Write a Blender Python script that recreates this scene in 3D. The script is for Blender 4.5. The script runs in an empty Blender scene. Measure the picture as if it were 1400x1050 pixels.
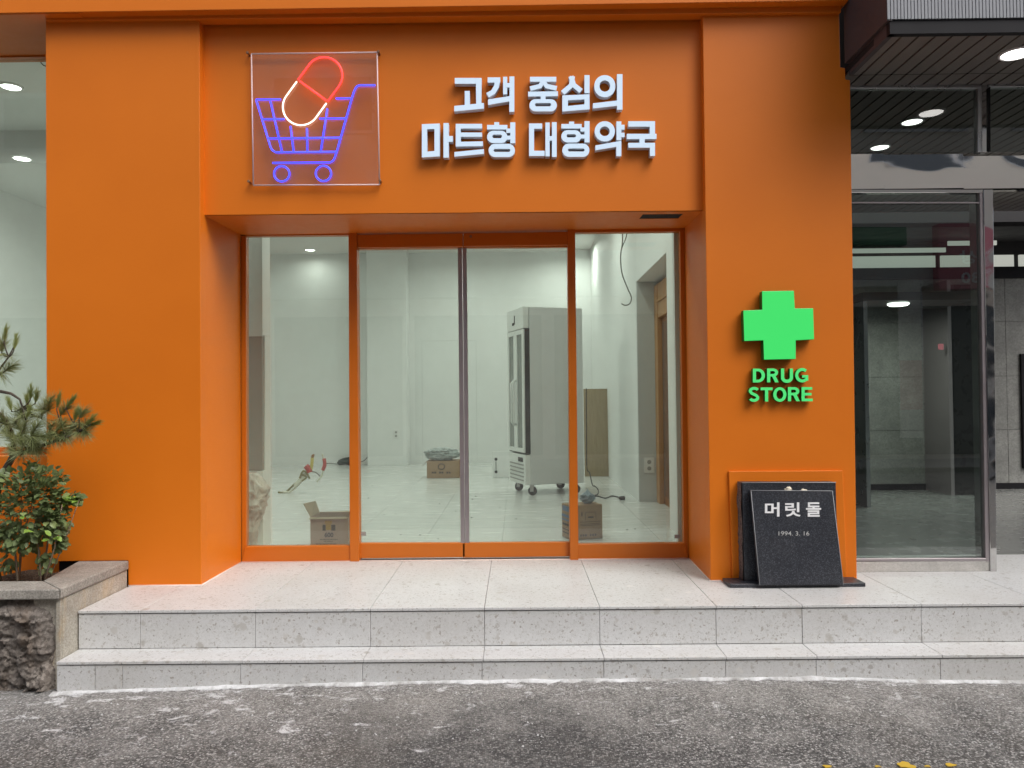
import bpy, bmesh, math, random
from mathutils import Vector, Matrix, noise

random.seed(7)
scene = bpy.context.scene
COL = scene.collection

# ------------------------------------------------------------------ camera
PITCH, YAW, ROLL = 0.0195, -0.0060, -0.0099
FOC, CAM = 1044.47, Vector((0.0, -4.6769, 1.12))      # focal length in px of a 1400 px wide frame
cy, sy, cp, sp, cr, sr = (math.cos(YAW), math.sin(YAW), math.cos(PITCH), math.sin(PITCH), math.cos(ROLL), math.sin(ROLL))
FWD = Vector((sy * cp, cy * cp, sp))
_r = Vector((cy, -sy, 0.0))
_u = _r.cross(FWD)
RGT = _r * cr + _u * sr
UPV = _u * cr - _r * sr
cd = bpy.data.cameras.new('camera')
cam = bpy.data.objects.new('camera', cd)
COL.objects.link(cam)
cd.sensor_fit = 'HORIZONTAL'
cd.sensor_width = 36.0
cd.lens = FOC / 1400 * 36.0
cd.clip_start = 0.05
cd.clip_end = 500
M3 = Matrix((RGT, UPV, -FWD)).transposed()
cam.matrix_world = Matrix.Translation(CAM) @ M3.to_4x4()
scene.camera = cam

# ------------------------------------------------------------------ light
SUN_EL, SUN_AZ = math.radians(52), math.radians(46)     # azimuth from -Y (the street side) towards +X
SUN_DIR = Vector((math.sin(SUN_AZ) * math.cos(SUN_EL), -math.cos(SUN_AZ) * math.cos(SUN_EL), math.sin(SUN_EL)))
world = bpy.data.worlds.new('World')
scene.world = world
world.use_nodes = True
wn = world.node_tree
wn.nodes.clear()
sky = wn.nodes.new('ShaderNodeTexSky')
sky.sky_type = 'NISHITA'
sky.sun_disc = False
sky.sun_elevation = SUN_EL
sky.sun_rotation = math.atan2(SUN_DIR.x, SUN_DIR.y)
sky.air_density = 1.0
sky.dust_density = 4.0
sky.ozone_density = 1.0
hs = wn.nodes.new('ShaderNodeHueSaturation')
hs.inputs['Saturation'].default_value = 0.50            # overcast: the blue is washed out
bg = wn.nodes.new('ShaderNodeBackground')
bg.inputs['Strength'].default_value = 0.14
wo = wn.nodes.new('ShaderNodeOutputWorld')
wn.links.new(sky.outputs[0], hs.inputs['Color'])
wn.links.new(hs.outputs[0], bg.inputs['Color'])
wn.links.new(bg.outputs[0], wo.inputs['Surface'])
sl = bpy.data.lights.new('sun', 'SUN')
sl.energy = 1.5
sl.angle = math.radians(40)
sl.color = (1.0, 0.985, 0.96)
so = bpy.data.objects.new('sun', sl)
COL.objects.link(so)
so.rotation_euler = SUN_DIR.to_track_quat('Z', 'Y').to_euler()
so.location = (3, -8, 12)

vs = scene.view_settings
vs.view_transform = 'Standard'
vs.look = 'None'
vs.exposure = 0.37
vs.gamma = 1
vs.use_curve_mapping = False
scene.render.engine = 'CYCLES'
cyc = scene.cycles
cyc.use_denoising = True
cyc.max_bounces = 10
cyc.diffuse_bounces = 4
cyc.glossy_bounces = 5
cyc.transmission_bounces = 6
cyc.transparent_max_bounces = 24
cyc.sample_clamp_indirect = 6.0
cyc.caustics_reflective = False
cyc.caustics_refractive = False

# ------------------------------------------------------------------ pixel <-> place
def ray(px, py):
    return FWD + RGT * ((px - 700) / FOC) - UPV * ((py - 525) / FOC)
def at(px, py, Y):
    d = ray(px, py); return CAM + d * ((Y - CAM.y) / d.y)
def atz(px, py, Z):
    d = ray(px, py); return CAM + d * ((Z - CAM.z) / d.z)
def atx(px, py, X):
    d = ray(px, py); return CAM + d * ((X - CAM.x) / d.x)
def V(*a): return Vector(a)

# ------------------------------------------------------------------ mesh helpers
class MB:
    def __init__(s): s.v = []; s.f = []; s.smooth = set()
    def add(s, vs_, fs, smooth=False):
        b = len(s.v); s.v += [Vector(q) for q in vs_]
        for f in fs:
            if smooth: s.smooth.add(len(s.f))
            s.f.append([b + i for i in f])
        return s
    def quad(s, a, b, c, d): return s.add([a, b, c, d], [(0, 1, 2, 3)])
    def hexa(s, p):   # p[0:4] bottom loop, p[4:8] top loop
        return s.add(p, [(3, 2, 1, 0), (4, 5, 6, 7), (0, 1, 5, 4), (1, 2, 6, 5), (2, 3, 7, 6), (3, 0, 4, 7)])
    def box(s, x0, x1, y0, y1, z0, z1):
        return s.hexa([(x0, y0, z0), (x1, y0, z0), (x1, y1, z0), (x0, y1, z0), (x0, y0, z1), (x1, y0, z1), (x1, y1, z1), (x0, y1, z1)])
    def prism(s, pts, off):
        pts = [Vector(p) for p in pts]; off = Vector(off); n = len(pts)
        return s.add(pts + [p + off for p in pts],
                     [list(range(n))[::-1], [n + i for i in range(n)]] + [(i, (i + 1) % n, n + (i + 1) % n, n + i) for i in range(n)])
    def ringprism(s, outer, inner, off):
        off = Vector(off); n = len(outer)
        o = [Vector(p) for p in outer]; i_ = [Vector(p) for p in inner]
        vs_ = o + i_ + [p + off for p in o] + [p + off for p in i_]
        fs = []
        for k in range(n):
            m = (k + 1) % n
            fs += [(k, n + k, n + m, m), (2 * n + k, 2 * n + m, 3 * n + m, 3 * n + k), (k, m, 2 * n + m, 2 * n + k), (n + k, 3 * n + k, 3 * n + m, n + m)]
        return s.add(vs_, fs)
    def tube(s, path, r, n=8, cap=True, closed=False):
        path = [Vector(p) for p in path]; m = len(path)
        rr = r if isinstance(r, (list, tuple)) else [r] * m
        base = len(s.v); prev = None
        for i, p in enumerate(path):
            if closed: t = path[(i + 1) % m] - path[i - 1]
            else: t = path[min(i + 1, m - 1)] - path[max(i - 1, 0)]
            if t.length < 1e-9: t = Vector((0, 0, 1))
            t.normalize()
            if prev is None:
                prev = t.cross(Vector((0, 0, 1)) if abs(t.z) < 0.9 else Vector((1, 0, 0))).normalized()
            a = (prev - t * prev.dot(t)).normalized(); prev = a; b = t.cross(a)
            for k in range(n):
                q = 2 * math.pi * k / n
                s.v.append(p + (a * math.cos(q) + b * math.sin(q)) * rr[i])
        for i in range(m if closed else m - 1):
            j = (i + 1) % m
            for k in range(n):
                l = (k + 1) % n
                s.smooth.add(len(s.f))
                s.f.append([base + i * n + k, base + i * n + l, base + j * n + l, base + j * n + k])
        if cap and not closed:
            s.f.append([base + k for k in range(n)][::-1])
            s.f.append([base + (m - 1) * n + k for k in range(n)])
        return s
    def lathe(s, c, prof, n=24, axis='Z'):
        c = Vector(c); base = len(s.v)
        for (r, h) in prof:
            for k in range(n):
                q = 2 * math.pi * k / n
                d = Vector((r * math.cos(q), r * math.sin(q), h))
                if axis == 'Y': d = Vector((d.x, d.z, d.y))
                if axis == 'X': d = Vector((d.z, d.x, d.y))
                s.v.append(c + d)
        for i in range(len(prof) - 1):
            for k in range(n):
                l = (k + 1) % n
                s.smooth.add(len(s.f))
                s.f.append([base + i * n + k, base + i * n + l, base + (i + 1) * n + l, base + (i + 1) * n + k])
        s.f.append([base + k for k in range(n)][::-1])
        s.f.append([base + (len(prof) - 1) * n + k for k in range(n)])
        return s
    def mesh(s, name, mat, org=Vector((0, 0, 0))):
        me = bpy.data.meshes.new(name)
        me.from_pydata([v - org for v in s.v], [], s.f)
        if s.smooth:
            for i in s.smooth: me.polygons[i].use_smooth = True
        if mat: me.materials.append(mat)
        bm = bmesh.new(); bm.from_mesh(me); bmesh.ops.recalc_face_normals(bm, faces=bm.faces); bm.to_mesh(me); bm.free()
        me.update()
        return me
    def build(s, name, mat, parent=None, bevel=0.0, seg=2, org=None):
        o0 = Vector(org) if org is not None else (Vector((0, 0, 0)) if parent is not None else centre(s.v))
        me = s.mesh(name, mat, o0 + wloc(parent))
        o = bpy.data.objects.new(name, me); COL.objects.link(o)
        o.location = o0
        if parent is not None: o.parent = parent
        if bevel:
            m = o.modifiers.new('bevel', 'BEVEL'); m.width = bevel; m.segments = seg; m.limit_method = 'ANGLE'; m.angle_limit = math.radians(40)
        return o
def centre(vs_):
    x = [v.x for v in vs_]; y = [v.y for v in vs_]; z = [v.z for v in vs_]
    return Vector(((min(x) + max(x)) / 2, (min(y) + max(y)) / 2, min(z)))
def wloc(o):
    t = Vector((0, 0, 0))
    while o is not None:
        t = t + o.location; o = o.parent
    return t
def tag(o, label=None, cat=None, group=None, kind=None):
    if label: o['label'] = label
    if cat: o['category'] = cat
    if group: o['group'] = group
    if kind: o['kind'] = kind
    return o
def thing(name, loc, label, cat, group=None):
    o = bpy.data.objects.new(name, None); COL.objects.link(o)
    o.location = loc; o.empty_display_size = 0.1
    return tag(o, label, cat, group)
def struct(name, loc=(0, 0, 0)):
    o = bpy.data.objects.new(name, None); COL.objects.link(o); o.location = loc
    return tag(o, kind='structure')
def inst(name, me, parent, loc, rot=None, scale=None):
    o = bpy.data.objects.new(name, me); COL.objects.link(o)
    if parent is not None: o.parent = parent; o.location = Vector(loc) - wloc(parent)
    else: o.location = loc
    if rot is not None: o.rotation_euler = rot
    if scale is not None: o.scale = scale
    return o
def arc(c, r, a0, a1, n):
    return [(c[0] + r * math.cos(math.radians(a0 + (a1 - a0) * i / n)), c[1] + r * math.sin(math.radians(a0 + (a1 - a0) * i / n))) for i in range(n + 1)]

# ------------------------------------------------------------------ materials
class NT:
    def __init__(s, name):
        s.m = bpy.data.materials.new(name); s.m.use_nodes = True
        s.nt = s.m.node_tree; s.nt.nodes.clear()
        s.out = s.n('ShaderNodeOutputMaterial')
    def n(s, t, **kw):
        x = s.nt.nodes.new(t)
        for k, v in kw.items(): setattr(x, k, v)
        return x
    def l(s, a, b): s.nt.links.new(a, b)
    def setin(s, sock, v):
        if hasattr(v, 'is_linked') or hasattr(v, 'links'): s.l(v, sock)
        else: sock.default_value = v
    def pos(s, scale=None):
        g = s.n('ShaderNodeNewGeometry')
        if scale is None: return g.outputs['Position']
        mp = s.n('ShaderNodeMapping'); mp.inputs['Scale'].default_value = scale
        s.l(g.outputs['Position'], mp.inputs['Vector']); return mp.outputs[0]
    def noise(s, vec, scale, detail=4, rough=0.55, dist=0.0):
        x = s.n('ShaderNodeTexNoise'); x.inputs['Scale'].default_value = scale; x.inputs['Detail'].default_value = detail
        x.inputs['Roughness'].default_value = rough; x.inputs['Distortion'].default_value = dist
        s.l(vec, x.inputs['Vector']); return x.outputs['Fac']
    def ramp(s, fac, stops, interp='LINEAR'):
        x = s.n('ShaderNodeValToRGB'); x.color_ramp.interpolation = interp
        e = x.color_ramp.elements
        while len(e) < len(stops): e.new(0.5)
        for i, (p, c) in enumerate(stops):
            e[i].position = p; e[i].color = c if len(c) == 4 else (*c, 1)
        s.l(fac, x.inputs[0]); return x.outputs[0]
    def rng(s, v, a, b, c=0.0, d=1.0, smooth=False):
        x = s.n('ShaderNodeMapRange'); x.clamp = True
        if smooth: x.interpolation_type = 'SMOOTHSTEP'
        s.l(v, x.inputs[0]); x.inputs[1].default_value = a; x.inputs[2].default_value = b; x.inputs[3].default_value = c; x.inputs[4].default_value = d
        return x.outputs[0]
    def mth(s, op, a, b=None):
        x = s.n('ShaderNodeMath', operation=op); s.setin(x.inputs[0], a)
        if b is not None: s.setin(x.inputs[1], b)
        return x.outputs[0]
    def mix(s, fac, a, b):
        x = s.n('ShaderNodeMix', data_type='RGBA'); s.setin(x.inputs[0], fac)
        s.setin(x.inputs[6], a if not isinstance(a, tuple) else (*a[:3], 1)); s.setin(x.inputs[7], b if not isinstance(b, tuple) else (*b[:3], 1))
        return x.outputs[2]
    def vor(s, vec, scale, rnd=1.0):
        x = s.n('ShaderNodeTexVoronoi'); x.inputs['Scale'].default_value = scale; x.inputs['Randomness'].default_value = rnd
        s.l(vec, x.inputs['Vector']); return x
    def bump(s, h, strength=0.3, dist=0.01, normal=None):
        x = s.n('ShaderNodeBump'); x.inputs['Strength'].default_value = strength; x.inputs['Distance'].default_value = dist
        s.l(h, x.inputs['Height'])
        if normal is not None: s.l(normal, x.inputs['Normal'])
        return x.outputs[0]
    def bsdf(s, color, rough=0.5, metal=0.0, normal=None, emit=None, estr=0.0, spec=0.5):
        b = s.n('ShaderNodeBsdfPrincipled')
        s.setin(b.inputs['Base Color'], color if not isinstance(color, tuple) else (*color[:3], 1))
        s.setin(b.inputs['Roughness'], rough); b.inputs['Metallic'].default_value = metal
        b.inputs['Specular IOR Level'].default_value = spec
        if normal is not None: s.l(normal, b.inputs['Normal'])
        if emit is not None:
            b.inputs['Emission Color'].default_value = (*emit, 1); b.inputs['Emission Strength'].default_value = estr
        s.l(b.outputs[0], s.out.inputs['Surface']); s.b = b
        return s.m

def plain(name, c, rough=0.5, metal=0.0, var=0.12, scale=9.0, bump=0.0, spec=0.5):
    t = NT(name); p = t.pos()
    f = t.noise(p, scale, 5)
    col = t.mix(f, tuple(x * (1 - var) for x in c), tuple(min(1, x * (1 + var)) for x in c))
    nrm = t.bump(t.noise(p, scale * 14, 3), bump, 0.004) if bump else None
    r = t.rng(f, 0.3, 0.7, max(0.02, rough - 0.06), min(1, rough + 0.06))
    return t.bsdf(col, r, metal, nrm, spec=spec)
def glow(name, c, e, base=None):
    t = NT(name); return t.bsdf(base or c, 0.4, 0, emit=c, estr=e)

def mk_orange():
    t = NT('orange_film'); p = t.pos()
    g = t.noise(t.pos((3, 3, 40)), 6, 6, 0.7)              # faint horizontal grain of the vinyl film
    b = t.noise(p, 1.3, 3)
    w = t.noise(p, 120, 3)
    c = t.mix(t.rng(b, 0.3, 0.7), (0.685, 0.168, 0.006), (0.735, 0.187, 0.008))
    c = t.mix(t.rng(g, 0.25, 0.8, 0.0, 0.20), c, (0.62, 0.13, 0.006))
    scuff = t.rng(t.noise(p, 3.1, 7, 0.75), 0.72, 0.80, 0, 0.12)
    c = t.mix(scuff, c, (0.72, 0.36, 0.14))
    n = t.bump(t.mth('ADD', t.mth('MULTIPLY', g, 0.5), w), 0.10, 0.003)
    n = t.bump(t.noise(p, 2.2, 2), 0.05, 0.05, n)
    return t.bsdf(c, t.rng(g, 0.2, 0.8, 0.40, 0.55), 0, n, spec=0.35)
ORANGE = mk_orange()
ORANGE_FRAME = plain('orange_frame_paint', (0.56, 0.140, 0.007), 0.38, 0, 0.06, 5, 0.04)

def mk_terrazzo():
    t = NT('terrazzo_stone'); p0 = t.pos()
    wob = t.n('ShaderNodeTexNoise'); wob.inputs['Scale'].default_value = 48; wob.inputs['Detail'].default_value = 5; t.l(p0, wob.inputs['Vector'])
    vm = t.n('ShaderNodeVectorMath', operation='MULTIPLY_ADD'); t.l(wob.outputs['Color'], vm.inputs[0]); vm.inputs[1].default_value = (0.045,) * 3; t.l(p0, vm.inputs[2])
    p = vm.outputs[0]
    c = t.mix(t.noise(p0, 14, 6, 0.65), (0.545, 0.548, 0.545), (0.665, 0.668, 0.668))
    c = t.mix(t.rng(t.noise(p0, 190, 2, 0.5), 0.52, 0.72, 0, 0.4), c, (0.38, 0.365, 0.34))
    fine = t.noise(p0, 75, 4, 0.75, 0.8)
    c = t.mix(t.rng(fine, 0.52, 0.70, 0, 0.55), c, (0.34, 0.325, 0.30))
    c = t.mix(t.rng(fine, 0.42, 0.30, 0, 0.5), c, (0.74, 0.735, 0.72))
    for sc, lo, rad, dk, lt in ((70, 0.70, 0.40, (0.20, 0.185, 0.165), (0.45, 0.43, 0.40)), (42, 0.84, 0.36, (0.27, 0.24, 0.205), (0.60, 0.58, 0.55)), (22, 0.88, 0.34, (0.33, 0.315, 0.30), (0.50, 0.48, 0.45)), (13, 0.86, 0.34, (0.37, 0.35, 0.32), (0.70, 0.69, 0.67)), (9, 0.93, 0.22, (0.25, 0.225, 0.19), (0.44, 0.42, 0.39))):
        v = t.vor(p, sc); s_ = t.n('ShaderNodeSeparateColor'); t.l(v.outputs['Color'], s_.inputs[0])
        m = t.mth('MULTIPLY', t.mth('GREATER_THAN', s_.outputs[0], lo), t.rng(v.outputs['Distance'], rad, rad - 0.12, 0, 0.8))
        c = t.mix(m, c, t.mix(s_.outputs[1], dk, lt))
    oi = t.n('ShaderNodeObjectInfo')
    c = t.mix(t.rng(oi.outputs['Random'], 0, 1, 0.0, 0.13), c, (0.40, 0.385, 0.355))
    stain = t.rng(t.noise(p0, 1.7, 5, 0.6), 0.42, 0.72, 0, 0.26)
    c = t.mix(stain, c, (0.40, 0.375, 0.335))
    n = t.bump(t.noise(p0, 160, 3), 0.10, 0.002)
    return t.bsdf(c, 0.42, 0, n)
TERRAZZO = mk_terrazzo()

def mk_asphalt():
    t = NT('asphalt'); p = t.pos()
    sx = t.n('ShaderNodeSeparateXYZ'); t.l(p, sx.inputs[0])
    v = t.vor(p, 120); s_ = t.n('ShaderNodeSeparateColor'); t.l(v.outputs['Color'], s_.inputs[0])
    v2 = t.vor(p, 55); s2 = t.n('ShaderNodeSeparateColor'); t.l(v2.outputs['Color'], s2.inputs[0])
    c = t.ramp(s_.outputs[0], [(0.0, (0.040, 0.039, 0.038)), (0.45, (0.130, 0.126, 0.122)), (0.8, (0.28, 0.272, 0.262)), (1.0, (0.50, 0.49, 0.475))])
    st = t.mth('MULTIPLY', t.mth('GREATER_THAN', s2.outputs[1], 0.83), t.rng(v2.outputs['Distance'], 0.34, 0.22))
    c = t.mix(st, c, t.mix(s2.outputs[2], (0.17, 0.16, 0.15), (0.50, 0.485, 0.46)))
    gap = t.rng(v.outputs['Distance'], 0.42, 0.70)
    c = t.mix(t.mth('MULTIPLY', gap, 0.7), c, (0.025, 0.024, 0.023))
    big = t.noise(p, 1.1, 5, 0.6)
    # newer dark patch in the middle and right
    edge = t.mth('ADD', sx.outputs[0], t.mth('MULTIPLY', t.noise(p, 5, 5, 0.7), 0.5))
    edy = t.mth('ADD', sx.outputs[1], t.mth('MULTIPLY', t.noise(p, 4, 5, 0.7), 0.35))
    pm = t.mth('MULTIPLY', t.rng(edge, -0.62, -0.45), t.rng(edy, -0.78, -0.86))
    pm = t.mth('MULTIPLY', pm, t.rng(edge, 0.95, 0.55))
    c = t.mix(t.mth('MULTIPLY', pm, 0.42), c, (0.045, 0.044, 0.044))
    c = t.mix(t.rng(big, 0.45, 0.75, 0, 0.35), c, (0.215, 0.19, 0.155))
    # cement slurry and wash spilt along the foot of the step
    near = t.rng(edy, -1.30, -0.66, 0, 1)
    grain = t.noise(p, 70, 4, 0.75)
    wash = t.rng(t.mth('ADD', t.noise(p, 3.2, 8, 0.75), t.mth('MULTIPLY', near, 0.24)), 0.48, 0.74, 0, 0.82)
    wash = t.mth('MULTIPLY', wash, t.rng(grain, 0.38, 0.62, 0.15, 0.75))
    c = t.mix(wash, c, (0.44, 0.425, 0.40))
    sw = t.rng(sx.outputs[0], 0.4, -1.6, 0.0, 0.045)
    sp_ = t.rng(t.mth('ADD', t.mth('ADD', t.noise(t.pos((1, 1.5, 1)), 9, 7, 0.68, 0.6), t.mth('MULTIPLY', near, 0.075)), sw), 0.650, 0.73, 0, 0.9)
    sp_ = t.mth('MULTIPLY', sp_, t.rng(grain, 0.30, 0.55, 0.25, 0.95))
    c = t.mix(sp_, c, (0.68, 0.68, 0.69))
    sp2 = t.rng(t.noise(t.pos((1, 1.3, 1)), 30, 4, 0.6, 0.4), 0.72, 0.755, 0, 0.9)
    c = t.mix(sp2, c, (0.62, 0.62, 0.62))
    h = t.mth('ADD', t.rng(v.outputs['Distance'], 0.7, 0.0), t.mth('MULTIPLY', t.noise(p, 60, 4), 0.8))
    n = t.bump(h, 0.75, 0.007)
    return t.bsdf(c, 0.82, 0, n)
ASPHALT = mk_asphalt()

def mk_mortar():
    t = NT('mortar'); p = t.pos()
    c = t.mix(t.noise(p, 30, 6, 0.7), (0.42, 0.42, 0.42), (0.80, 0.80, 0.81))
    c = t.mix(t.rng(t.noise(t.pos((1, .3, .3)), 6, 6, 0.7), 0.44, 0.62, 0, 0.8), c, (0.26, 0.245, 0.225))
    return t.bsdf(c, 0.85, 0, t.bump(t.noise(p, 60, 5), 0.6, 0.01))
MORTAR = mk_mortar()

def mk_granite(name, a, b, stain=None, bump=0.25, sc=150, rough=0.75):
    t = NT(name); p = t.pos()
    v = t.vor(p, sc); s_ = t.n('ShaderNodeSeparateColor'); t.l(v.outputs['Color'], s_.inputs[0])
    c = t.mix(s_.outputs[0], a, b)
    c = t.mix(t.rng(t.noise(p, 4, 6, 0.65), 0.35, 0.7, 0, 0.55), c, tuple(x * 0.55 for x in a))
    if stain:
        c = t.mix(t.rng(t.noise(t.pos((1, 1, 0.35)), 6, 5, 0.6), 0.48, 0.68, 0, 0.75), c, stain)
    return t.bsdf(c, rough, 0, t.bump(t.mth('ADD', t.noise(p, 90, 5, 0.7), t.mth('MULTIPLY', s_.outputs[1], 0.4)), bump, 0.006))
COPING = mk_granite('weathered_coping', (0.25, 0.232, 0.205), (0.47, 0.44, 0.39), None, 0.45)
SIDE_GRANITE = mk_granite('stained_granite', (0.38, 0.345, 0.285), (0.62, 0.58, 0.50), (0.50, 0.34, 0.15), 0.3)
ROUGH_STONE = mk_granite('rough_dark_stone', (0.12, 0.102, 0.088), (0.34, 0.30, 0.265), (0.19, 0.145, 0.11), 1.0, 75, 0.9)
def mk_black_granite(name, a, b, rough):
    t = NT(name); p = t.pos()
    v = t.vor(p, 260); s_ = t.n('ShaderNodeSeparateColor'); t.l(v.outputs['Color'], s_.inputs[0])
    c = t.mix(t.mth('POWER', s_.outputs[0], 4.0), a, b)
    sc = t.rng(t.noise(t.pos((1, 1, 0.15)), 40, 5, 0.7), 0.62, 0.75, 0, 0.25)
    c = t.mix(sc, c, (0.10, 0.10, 0.11))
    return t.bsdf(c, t.rng(t.noise(p, 7, 5), 0.3, 0.7, rough, rough + 0.2), 0, t.bump(s_.outputs[1], 0.06, 0.002))
BLACK_GRANITE = mk_black_granite('honed_black_granite', (0.018, 0.020, 0.026), (0.085, 0.09, 0.105), 0.30)
BLACK_ROUGH = mk_granite('split_granite_edge', (0.07, 0.055, 0.05), (0.22, 0.18, 0.17), None, 0.9, 120, 0.9)
GRANITE_EDGE = plain('ground_granite_edge', (0.30, 0.31, 0.32), 0.6)

WHITE_WALL = plain('white_wall_paint', (0.77, 0.775, 0.76), 0.6, 0, 0.025, 1.5, 0.03)
CEIL = plain('white_ceiling_paint', (0.74, 0.745, 0.73), 0.75, 0, 0.02, 1.5)
GREY_PANEL = plain('grey_panel', (0.30, 0.30, 0.285), 0.4, 0, 0.05, 3)
def mk_floor():
    t = NT('polished_floor_tile'); p = t.pos((1, 6, 1))
    f = t.noise(p, 3.0, 6, 0.65)
    c = t.mix(f, (0.56, 0.56, 0.535), (0.70, 0.70, 0.675))
    d = t.rng(t.noise(t.pos(), 3.5, 8, 0.75), 0.60, 0.75, 0, 0.28)
    c = t.mix(d, c, (0.42, 0.41, 0.38))
    return t.bsdf(c, t.rng(f, 0.3, 0.7, 0.14, 0.30), 0, None)
SHOP_FLOOR = mk_floor()
GROUT = plain('tile_grout', (0.30, 0.295, 0.28), 0.9)
RECESS_DARK = plain('unlit_void', (0.012, 0.011, 0.012), 0.9)
DARK_OPEN = RECESS_DARK
ALU = plain('mauve_aluminium', (0.36, 0.32, 0.33), 0.35, 0.6, 0.05)
ALU_PALE = plain('brushed_aluminium', (0.55, 0.55, 0.56), 0.30, 0.9, 0.05)
def mk_steel(name, wav, rough, col=(0.56, 0.55, 0.54)):
    t = NT(name); p = t.pos()
    n = t.bump(t.noise(t.pos((1, 1, 1.6)), 3.2, 1, 0.4), 0.55, wav)
    return t.bsdf(col, t.rng(t.noise(p, 30, 4), 0.3, 0.7, rough, rough + 0.03), 1.0, n)
STEEL_WAVY = mk_steel('oil_canned_mirror_steel', 0.10, 0.03)
STEEL = mk_steel('mirror_steel', 0.012, 0.04)
BEAM_STEEL = mk_steel('bright_mirror_steel', 0.010, 0.03, (0.90, 0.86, 0.81))
def mk_glass(name, tint, refl=1.0, haze=0.0):
    t = NT(name)
    tr = t.n('ShaderNodeBsdfTransparent'); tr.inputs[0].default_value = (*tint, 1)
    gl = t.n('ShaderNodeBsdfGlossy'); gl.inputs['Roughness'].default_value = 0.0; gl.inputs['Color'].default_value = (1, 1, 1, 1)
    nz = t.bump(t.noise(t.pos(), 1.2, 1), 0.03, 0.02); t.l(nz, gl.inputs['Normal'])
    fr = t.n('ShaderNodeFresnel'); fr.inputs['IOR'].default_value = 1.5
    mx = t.n('ShaderNodeMixShader'); gm = t.n('ShaderNodeNewGeometry'); t.l(t.mth('MULTIPLY', t.mth('MULTIPLY', fr.outputs[0], refl), t.mth('SUBTRACT', 1.0, gm.outputs['Backfacing'])), mx.inputs[0]); t.l(tr.outputs[0], mx.inputs[1]); t.l(gl.outputs[0], mx.inputs[2])
    fin = mx
    if haze:
        df = t.n('ShaderNodeBsdfDiffuse'); df.inputs[0].default_value = (0.75, 0.74, 0.72, 1)
        m2 = t.n('ShaderNodeMixShader')
        haze_fac = t.rng(t.noise(t.pos(), 2.6, 7, 0.7), 0.3, 0.75, haze * 0.5, haze * 1.6)  # milky haze over the view, mixed into the glass as pale diffuse colour
        t.l(haze_fac, m2.inputs[0]); t.l(mx.outputs[0], m2.inputs[1]); t.l(df.outputs[0], m2.inputs[2]); fin = m2
    t.l(fin.outputs[0], t.out.inputs['Surface'])
    return t.m
GLASS = mk_glass('shop_glass', (0.865, 0.935, 0.885), 1.6, 0.045)
GLASS_DARK = mk_glass('entrance_glass', (0.72, 0.79, 0.76), 2.2)
GLASS_TRANSOM = mk_glass('tinted_transom_glass', (0.60, 0.64, 0.62), 1.8)
ACRYLIC = mk_glass('clear_acrylic', (0.95, 0.93, 0.94), 1.4, 0.03)
ACRYLIC_EDGE_GLOW = plain('acrylic_edge_glow', (0.80, 0.62, 0.60), 0.4, 0, 0.05)  # pinkish white colour stands in for light gathered along the panel edges
SIGN_WHITE = glow('sign_face_white', (0.58, 0.80, 1.0), 0.34, (0.50, 0.57, 0.66))
SIGN_SIDE = plain('sign_side_white', (0.62, 0.66, 0.72), 0.5)
GREEN_FACE = glow('sign_face_green', (0.045, 0.86, 0.15), 0.50, (0.03, 0.28, 0.07))
GREEN_FACE_SMALL = glow('letter_face_green', (0.07, 0.80, 0.19), 0.50, (0.05, 0.35, 0.10))
GREEN_SIDE = plain('sign_side_green', (0.008, 0.17, 0.02), 0.45)
NEON_BLUE = glow('neon_blue', (0.026, 0.040, 1.0), 2.6, (0.03, 0.03, 0.12))
NEON_RED = glow('neon_red', (1.0, 0.030, 0.030), 2.6, (0.2, 0.02, 0.02))
NEON_WHITE = glow('neon_white', (1.0, 0.86, 0.70), 1.25)
LAMP = glow('lamp_lens', (1.0, 0.98, 0.93), 6.0)
LAMP_DIM = glow('lamp_lens_cool', (0.80, 0.92, 1.0), 2.4)
LAMP_RIM = plain('white_lamp_rim', (0.8, 0.8, 0.8), 0.4)
CHROME = plain('dark_bolt', (0.26, 0.15, 0.09), 0.4, 0.5)
SLAT = plain('dark_brown_ceiling_strip', (0.20, 0.172, 0.155), 0.33, 0.2, 0.2, 2.5)
CANOPY_SIDE = plain('brown_canopy_metal', (0.066, 0.058, 0.063), 0.5, 0.0, 0.2, 4, 0.08, spec=0.3)
CANOPY_DARK = plain('charcoal_trim', (0.016, 0.0155, 0.018), 0.55, 0.0, 0.15, spec=0.15)
RIB = plain('grey_ribbed_cladding', (0.22, 0.23, 0.25), 0.45, 0.2, 0.15, 12)
STONE_TILE = mk_granite('lobby_stone', (0.26, 0.26, 0.245), (0.36, 0.36, 0.34), None, 0.05, 60, 0.35)
LOBBY_FLOOR = plain('lobby_floor', (0.20, 0.205, 0.195), 0.25, 0, 0.12, 5)
BASE_STONE = mk_granite('pale_base_stone', (0.44, 0.42, 0.39), (0.56, 0.54, 0.51), None, 0.08, 120, 0.5)
BULKHEAD = plain('black_lobby_ceiling', (0.020, 0.018, 0.019), 0.6)
PANEL_LIT = glow('glowing_clerestory', (0.74, 0.76, 0.68), 0.42, (0.5, 0.5, 0.45))  # emission stands in for daylight in the panes and on the louvres
FRIDGE_SIDE = plain('grey_fridge_steel', (0.64, 0.645, 0.64), 0.42, 0.05, 0.04, 2)
FRIDGE_WHITE = plain('white_fridge_enamel', (0.74, 0.75, 0.73), 0.35, 0, 0.03)
FRIDGE_GLASS = plain('fridge_door_glass', (0.20, 0.215, 0.20), 0.12, 0, 0.1)
RUBBER = plain('black_rubber', (0.015, 0.015, 0.016), 0.5)
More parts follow.
